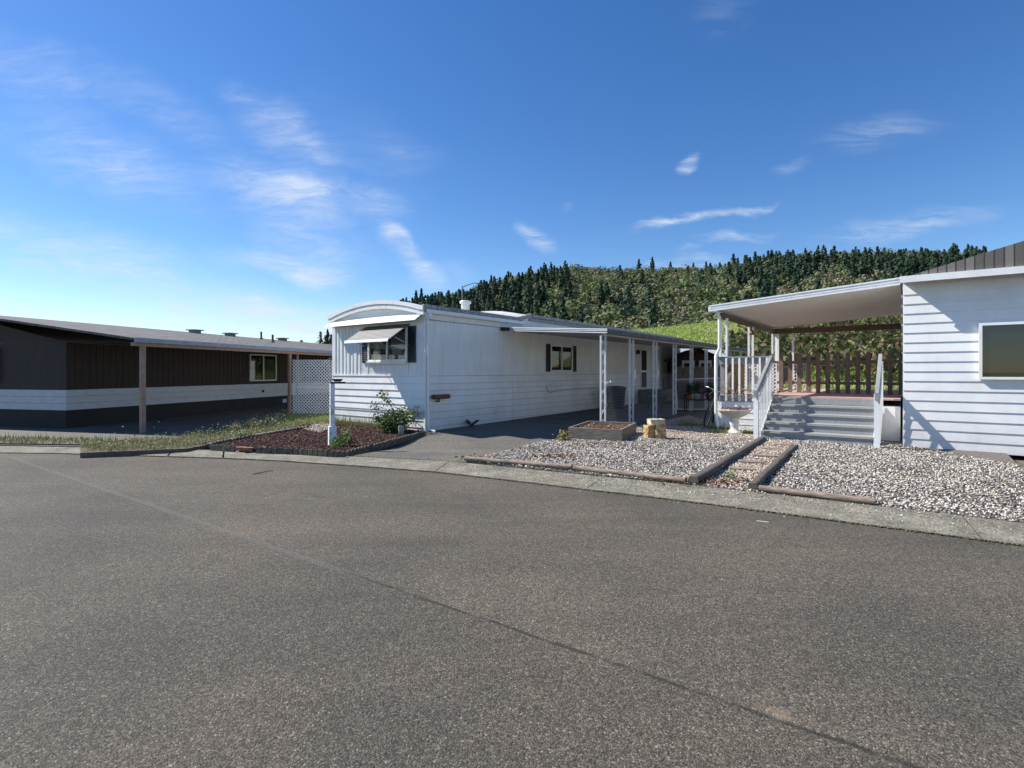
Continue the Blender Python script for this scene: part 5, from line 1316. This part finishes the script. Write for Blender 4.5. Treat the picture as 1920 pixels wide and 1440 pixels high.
# chips kicked out of the yard onto the gutter and the edge of the road, dry leaves in the gravel
Q = []
for _ in range(900):
    k = rng.integers(8, 15); t = rng.uniform(); f_ = np.array(fr[k]) * (1 - t) + np.array(fr[k + 1]) * t; b_ = np.array(bk[k]) * (1 - t) + np.array(bk[k + 1]) * t
    w = 1 - abs(rng.normal(0, .42)); 
    if w < -.5: continue
    p = f_ + (b_ - f_) * w; Q.append((p[0], p[1], max(.004, .018 + .037 * w + .004) if w > 0 else .005))
tag(stones('spilled_gravel', np.array(Q), .011, [(.52, .48, .4), (.6, .56, .48), (.3, .26, .2), (.2, .17, .13)], MT['stoneattr']), 'stray pale chips scattered on the concrete gutter and road edge', None, None, 'stuff')
Q = []
for (px, py, sp, k) in ((1040, 858, .22, 110), (1330, 905, .28, 160), (1262, 902, .15, 60), (880, 860, .2, 50), (1150, 835, .5, 60)):
    c = G(px, py)
    for _ in range(k): x, y = c.x + random.gauss(0, sp), c.y + random.gauss(0, sp * .5); Q.append((x, y, gz(x, y) + .02 + random.uniform(0, .015)))
tag(cards('fallen_leaves', np.array(Q), rng.uniform(.018, .045, len(Q)), tints(len(Q), [(.26, .13, .06), (.18, .08, .04), (.36, .22, .11), (.12, .06, .035)]), MT['leafattr']), 'dry russet leaves lying in the gravel and at the mouth of the path', None, None, 'stuff')
# stick and scrap on the road
q0, q1 = G(474, 889, .006), G(512, 882, .006); tag(MB().tube([q0, q0.lerp(q1, .5) + Vector((0, .01, .004)), q1], [.008, .007, .004], 5).build('fallen_twig', MT['twig']), 'brown twig lying on the road near the left edge', 'twig')
q0, q1 = G(1418, 976.5, .006), G(1441, 979, .006); tag(MB().bar(q0, q1, .012, .004).build('paper_scrap', MT['white']), 'thin white scrap lying on the road at the right', 'litter')
for i, (px, py) in enumerate([(828, 1013), (1300, 1395), (1190, 1178), (700, 1330), (955, 1250), (1405, 1090)]):
    pass

# ================================================================== BROWN HOME ON THE LEFT
NA = math.atan2(.972, .233)
nb = thing('mobile_home', 'dark brown home with shingled roof and white skirting band on the left', 'home', (-8.07, 19.4, 0), NA)
# local x = back along the eave, local y = left (away from us)
E0, E1 = -6.2, 14.0; wo = 2.8
zg = .09
MB().box(E0 + .5, E1, wo, wo + 7, 1.15, 2.45).build('wall', MT['brownhome'], nb)
m = MB(); m.box(E0 + .5, E1, wo + .02, wo + 6.98, zg, .60); m.build('skirting', MT['darkskirt'], nb)
m = MB()
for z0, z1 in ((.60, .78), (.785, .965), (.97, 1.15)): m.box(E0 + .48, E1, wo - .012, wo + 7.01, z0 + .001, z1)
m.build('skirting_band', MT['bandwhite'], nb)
m = MB(); x = E0 + .52
while x < E1: m.box(x, x + .02, wo - .012, wo - .001, 1.16, 2.44); x += .2
m.build('wall_battens', MT['brownhome'], nb)
# gable end wall towards the street
m = MB(); m.add([(E0 + .5, wo + .001, 2.451), (E0 + .5, wo + 6.99, 2.451), (E0 + .5, 6.5, 3.25)], [(0, 1, 2)]); m.build('gable', MT['brownhome'], nb)
ez, rz_ = 2.50, 3.36
m = MB()
m.hexa([(E0, -.05, ez - .06), (E1, -.05, ez - .06), (E1, 6.5, rz_ - .06), (E0, 6.5, rz_ - .06)][::1] + [(E0, -.05, ez), (E1, -.05, ez), (E1, 6.5, rz_), (E0, 6.5, rz_)])
m.hexa([(E0, 6.5, rz_ - .06), (E1, 6.5, rz_ - .06), (E1, 10.6, ez + .2), (E0, 10.6, ez + .2)] + [(E0, 6.5, rz_), (E1, 6.5, rz_), (E1, 10.6, ez + .26), (E0, 10.6, ez + .26)])
nroof = m.build('roof', MT['shingle'], nb)
MB().box(E0, E1, -.17, -.052, ez - .11, ez + .005).build('gutter', MT['greygutter'], nb)
MB().box(E0, E1, -.04, .06, ez - .2, ez - .112).build('eave_board', MT['tanpost'], nb)
MB().hexa([(E0, .06, ez - .12), (E1, .06, ez - .12), (E1, wo, 2.46), (E0, wo, 2.46), (E0, .06, ez - .11), (E1, .06, ez - .11), (E1, wo, 2.47), (E0, wo, 2.47)]).build('soffit', MT['darkskirt'], nb)
for (t, w_) in ((0.0, .12), (.45, .05), (3.0, .06), (3.35, .06), (-5.9, .12)):
    MB().box(t - w_ / 2, t + w_ / 2, -.02, .06, .02, ez - .201).build('post', MT['tanpost'], nb)
nal = lambda t, o: (t, wo - o)
window(nb, nal, 1.25, 2.85, 1.27, 2.36, .07, MT['vinyl'])
window(nb, nal, 6.8, 8.6, 1.5, 2.36, .07, MT['vinyl'])
window(nb, lambda t, o: (E0 + .5 - o, t), 5.2, 7.0, 1.35, 2.3, .07, MT['vinyl'])
MB().box(2.0, 2.08, wo - .06, wo - .013, .80, .90).build('outlet', MT['darkskirt'], nb); MB().box(3.35, 3.6, wo + .0, wo + .019, .3, .45).build('vent', MT['bandwhite'], nb)
def rp(t, y): return (t, y, ez + (rz_ - ez) * (y + .05) / 6.55)
for (t, y) in ((1.9, 6.0), (3.9, 6.0), (7.6, 6.0)):
    p = rp(t, y); v_ = MB().box(p[0] - .16, p[0] + .16, y - .16, y + .16, p[2] - .03, p[2] + .10).build('roof_vent', MT['metalgrey'], nroof)
    v_2 = MB().box(p[0] - .24, p[0] + .24, y - .24, y + .24, p[2] + .101, p[2] + .14)
    v_2.build('roof_vent', MT['metalgrey'], nroof)
for (t, y, h) in ((3.2, 3.2, .34), (5.6, 5.7, .36), (7.0, 2.6, .42), (8.2, 2.8, .38)):
    p = rp(t, y); MB().tube([(p[0], y, p[2] - .03), (p[0], y, p[2] + h)], .045, 8).lathe([(.10, 0), (.05, .08)], 8, (p[0], y, p[2])).build('vent_pipe', MT['dirtygutter'], nroof)

# lattice screen
ls = thing('lattice_screen', 'white diagonal lattice screen between the brown and white homes', 'lattice', (-7.88, 19.15, 0), R(0))
m = MB(); LW, z0, z1 = 2.6, .14, 2.08
sp_ = .118
for lay, sgn in ((0, 1), (1, -1)):
    i = -60
    while i < 60:
        x = i * sp_; a, b = x, x + sgn * (z1 - z0); i += 1
        if a < b: t0 = max(0, (0 - a) / (b - a)); t1 = min(1, (LW - a) / (b - a))
        else: t0 = max(0, (a - LW) / (a - b)); t1 = min(1, (a - 0) / (a - b))
        if t1 - t0 > .01: m.bar((a + (b - a) * t0, lay * .008, z0 + (z1 - z0) * t0), (a + (b - a) * t1, lay * .008, z0 + (z1 - z0) * t1), .030, .006, up=(0, 1, 0))
m.build('lattice_slats', MT['white'], ls)
MB().box(0, LW, -.012, .02, z0 - .03, z0).box(0, LW, -.016, -.004, 1.08, 1.12).build('rail', MT['white'], ls)
MB().box(1.4, 1.48, .02, .1, 0, 2.06).build('post', MT['tanpost'], ls)
# black hose along the drive edge
tag(MB().tube([G(380, 812, .13), G(420, 806, .13), G(450, 801, .14), G(475, 796.5, .14)], .015, 6).build('edging_pipe', MT['metalgrey']), 'grey pipe lying along the edge of the dark driveway', 'pipe')

# ================================================================== street lamp behind
d = 48.0; sl = thing('street_lamp', 'tall dark street lamp with a curved arm rising behind the white home', 'street lamp', (-.093 * d, d, 0))
zt3 = CAMH + .160 * d
MB().tube([(0, 0, 0), (0, 0, zt3 * .5), (0, 0, zt3)], [.11, .09, .06], 10).build('pole', MT['metalgrey'], sl)
MB().tube([(0, 0, zt3 - .05), (.6, 0, zt3 + .17), (1.05, 0, zt3 + .30), (1.35, 0, zt3 + .29)], [.05, .04, .035, .03], 8).build('arm', MT['metalgrey'], sl)
MB().hexa([(1.3, -.1, zt3 + .2), (1.75, -.1, zt3 + .16), (1.75, .1, zt3 + .16), (1.3, .1, zt3 + .2), (1.3, -.07, zt3 + .3), (1.7, -.07, zt3 + .25), (1.7, .07, zt3 + .25), (1.3, .07, zt3 + .3)]).build('lamp_head', MT['metalgrey'], sl)

# ================================================================== LIGHT, SKY, CAMERA
la, lb, lz = .29, .76, -.79                           # light travels back, right and down in the home's axes
lx = la * VX + lb * VY; ly = la * VY - lb * VX
ld = Vector((lx, ly, lz)).normalized()
sun = bpy.data.lights.new('sun', 'SUN'); sun.energy = 5.0; sun.angle = R(.53); sun.color = (1, .965, .90)
so = bpy.data.objects.new('sun', sun); COL.objects.link(so); so.rotation_euler = ld.to_track_quat('-Z', 'Y').to_euler(); so.location = (-30, 10, 40)
elev = math.asin(-ld.z); az = math.atan2(-ld.x, -ld.y)   # azimuth from +Y clockwise to +X

world = bpy.data.worlds.new('World'); scene.world = world; world.use_nodes = True
nt = world.node_tree; N = nt.nodes; Lk = nt.links
bg = N['Background']; bg.inputs[1].default_value = .104
sky = N.new('ShaderNodeTexSky'); sky.sky_type = 'NISHITA'; sky.sun_disc = False; sky.sun_elevation = elev; sky.sun_rotation = az
sky.air_density = 1.0; sky.dust_density = .12; sky.ozone_density = 3.0; sky.altitude = 200
tc = N.new('ShaderNodeTexCoord'); sx = N.new('ShaderNodeSeparateXYZ'); Lk.new(tc.outputs['Generated'], sx.inputs[0])
yy = math_(N, Lk, 'MAXIMUM', sx.outputs[1], .02)
u = math_(N, Lk, 'DIVIDE', sx.outputs[0], yy); v = math_(N, Lk, 'DIVIDE', sx.outputs[2], yy)
uv = N.new('ShaderNodeCombineXYZ'); Lk.new(u, uv.inputs[0]); Lk.new(v, uv.inputs[1])
def wisp(px, py, lx_, ly_, ang, strength, dx=.0):
    mp = N.new('ShaderNodeMapping'); mp.vector_type = 'TEXTURE'
    mp.inputs['Location'].default_value = ((px - 960) / 1000, (697 - py) / 1000, 0); mp.inputs['Rotation'].default_value = (0, 0, R(ang))
    mp.inputs['Scale'].default_value = (lx_ / 1000, ly_ / 1000, 1); Lk.new(warp, mp.inputs[0])
    ln = N.new('ShaderNodeVectorMath'); ln.operation = 'LENGTH'; Lk.new(mp.outputs[0], ln.inputs[0])
    mr = N.new('ShaderNodeMapRange'); mr.interpolation_type = 'SMOOTHSTEP'; Lk.new(ln.outputs['Value'], mr.inputs[0])
    mr.inputs[1].default_value = 1.0; mr.inputs[2].default_value = 0.1; mr.inputs[3].default_value = 0; mr.inputs[4].default_value = strength
    return mr.outputs[0]
nw = N.new('ShaderNodeTexNoise'); nw.inputs['Scale'].default_value = 9; nw.inputs['Detail'].default_value = 4; Lk.new(uv.outputs[0], nw.inputs['Vector'])
vm = N.new('ShaderNodeVectorMath'); vm.operation = 'MULTIPLY_ADD'; Lk.new(nw.outputs['Color'], vm.inputs[0]); vm.inputs[1].default_value = (.07, .07, 0)
vm2 = N.new('ShaderNodeVectorMath'); vm2.operation = 'ADD'; Lk.new(uv.outputs[0], vm2.inputs[0]); vm2.inputs[1].default_value = (-.035, -.035, 0); Lk.new(vm2.outputs[0], vm.inputs[2])
warp = vm.outputs[0]
W1 = [(525, 235, 170, 60, -33, .50), (590, 285, 60, 26, -35, .5), (495, 340, 170, 62, -14, .62), (580, 372, 110, 45, -28, .7), (550, 440, 150, 75, -28, .5), (700, 372, 105, 42, -12, .5), (738, 440, 52, 30, -50, 1.05), (767, 475, 65, 30, -48, 1.05), (803, 522, 46, 40, -60, .85),
      (500, 492, 140, 34, -14, .9), (590, 515, 90, 44, -10, .6), (440, 590, 360, 75, -10, .8), (560, 600, 200, 60, -8, .65), (640, 520, 60, 40, 0, .35), (650, 470, 120, 60, -20, .25), (760, 280, 120, 50, -10, .16), (610, 330, 260, 200, -25, .14),
      (1005, 448, 58, 26, -30, .62), (1287, 301, 32, 22, 20, .7), (1245, 420, 85, 15, 4, .7), (1310, 409, 70, 15, 12, .62), (1405, 394, 82, 12, 10, .5), (1375, 445, 90, 14, 9, .5), (855, 507, 44, 30, -25, .32), (1290, 500, 130, 22, 5, .6), (1290, 474, 34, 9, 8, .4),
      (1480, 316, 50, 20, 10, .2), (1355, 30, 90, 60, 20, .07), (1060, 385, 16, 20, -50, .14),
      (200, 300, 300, 90, -20, .5), (150, 480, 360, 80, -12, .7), (1700, 420, 220, 34, 8, .4), (1650, 250, 160, 44, 10, .22), (60, 130, 220, 80, -30, .3), (300, 200, 300, 60, -28, .25)]
def combine(items):
    acc = None
    for it in items:
        w_ = wisp(*it); acc = w_ if acc is None else math_(N, Lk, 'ADD', acc, w_)
    return acc
maskL = math_(N, Lk, 'MINIMUM', combine([w for w in W1 if w[0] < 960]), 1.1)
maskR = math_(N, Lk, 'MINIMUM', combine([w for w in W1 if w[0] >= 960]), 1.1)
def streak(rot, scl, lo, hi):
    ms = N.new('ShaderNodeMapping'); ms.inputs['Rotation'].default_value = (0, 0, R(rot)); ms.inputs['Scale'].default_value = scl; Lk.new(warp2, ms.inputs[0])
    sn = N.new('ShaderNodeTexNoise'); sn.inputs['Scale'].default_value = 2.4; sn.inputs['Detail'].default_value = 11; sn.inputs['Roughness'].default_value = .66; sn.inputs['Distortion'].default_value = .9; Lk.new(ms.outputs[0], sn.inputs['Vector'])
    sr = ramp(N, [(lo, (0, 0, 0)), (hi, (1, 1, 1))]); Lk.new(sn.outputs[0], sr.inputs[0]); return sr.outputs[0]
vm3 = N.new('ShaderNodeVectorMath'); vm3.operation = 'MULTIPLY_ADD'; Lk.new(nw.outputs['Color'], vm3.inputs[0]); vm3.inputs[1].default_value = (.03, .03, 0); Lk.new(uv.outputs[0], vm3.inputs[2]); warp2 = vm3.outputs[0]
sL = math_(N, Lk, 'MULTIPLY', streak(24, (2.6, 11, 1), .34, .74), math_(N, Lk, 'MULTIPLY_ADD', streak(-38, (3, 17, 1), .36, .68), .75, .4))
sL = math_(N, Lk, 'ADD', sL, .12)
sR = math_(N, Lk, 'ADD', streak(-14, (3, 19, 1), .38, .66), .08)
cl_ = math_(N, Lk, 'MINIMUM', math_(N, Lk, 'MULTIPLY_ADD', maskL, sL, math_(N, Lk, 'MULTIPLY', maskR, sR)), .75)
fwd = math_(N, Lk, 'GREATER_THAN', sx.outputs[1], .05); cl_ = math_(N, Lk, 'MULTIPLY', cl_, fwd)
hs = N.new('ShaderNodeHueSaturation'); hs.inputs['Saturation'].default_value = 1.27; hs.inputs['Hue'].default_value = .508; hs.inputs['Value'].default_value = 1.0; Lk.new(sky.outputs[0], hs.inputs['Color'])
Lk.new(mixc(N, Lk, cl_, hs.outputs[0], (5.0, 5.6, 6.5)), bg.inputs[0])

cam = bpy.data.cameras.new('camera'); co = bpy.data.objects.new('camera', cam); COL.objects.link(co); scene.camera = co
co.location = (0, 0, CAMH); co.rotation_euler = (R(90), 0, 0)
cam.sensor_fit = 'HORIZONTAL'; cam.sensor_width = 36; cam.lens = 36 * 1000 / 1920; cam.shift_y = -23 / 1920
cam.clip_start = .05; cam.clip_end = 4000
scene.render.resolution_x = 1024; scene.render.resolution_y = 768
scene.view_settings.view_transform = 'Standard'; scene.view_settings.look = 'None'; scene.view_settings.exposure = .56; scene.view_settings.gamma = 1
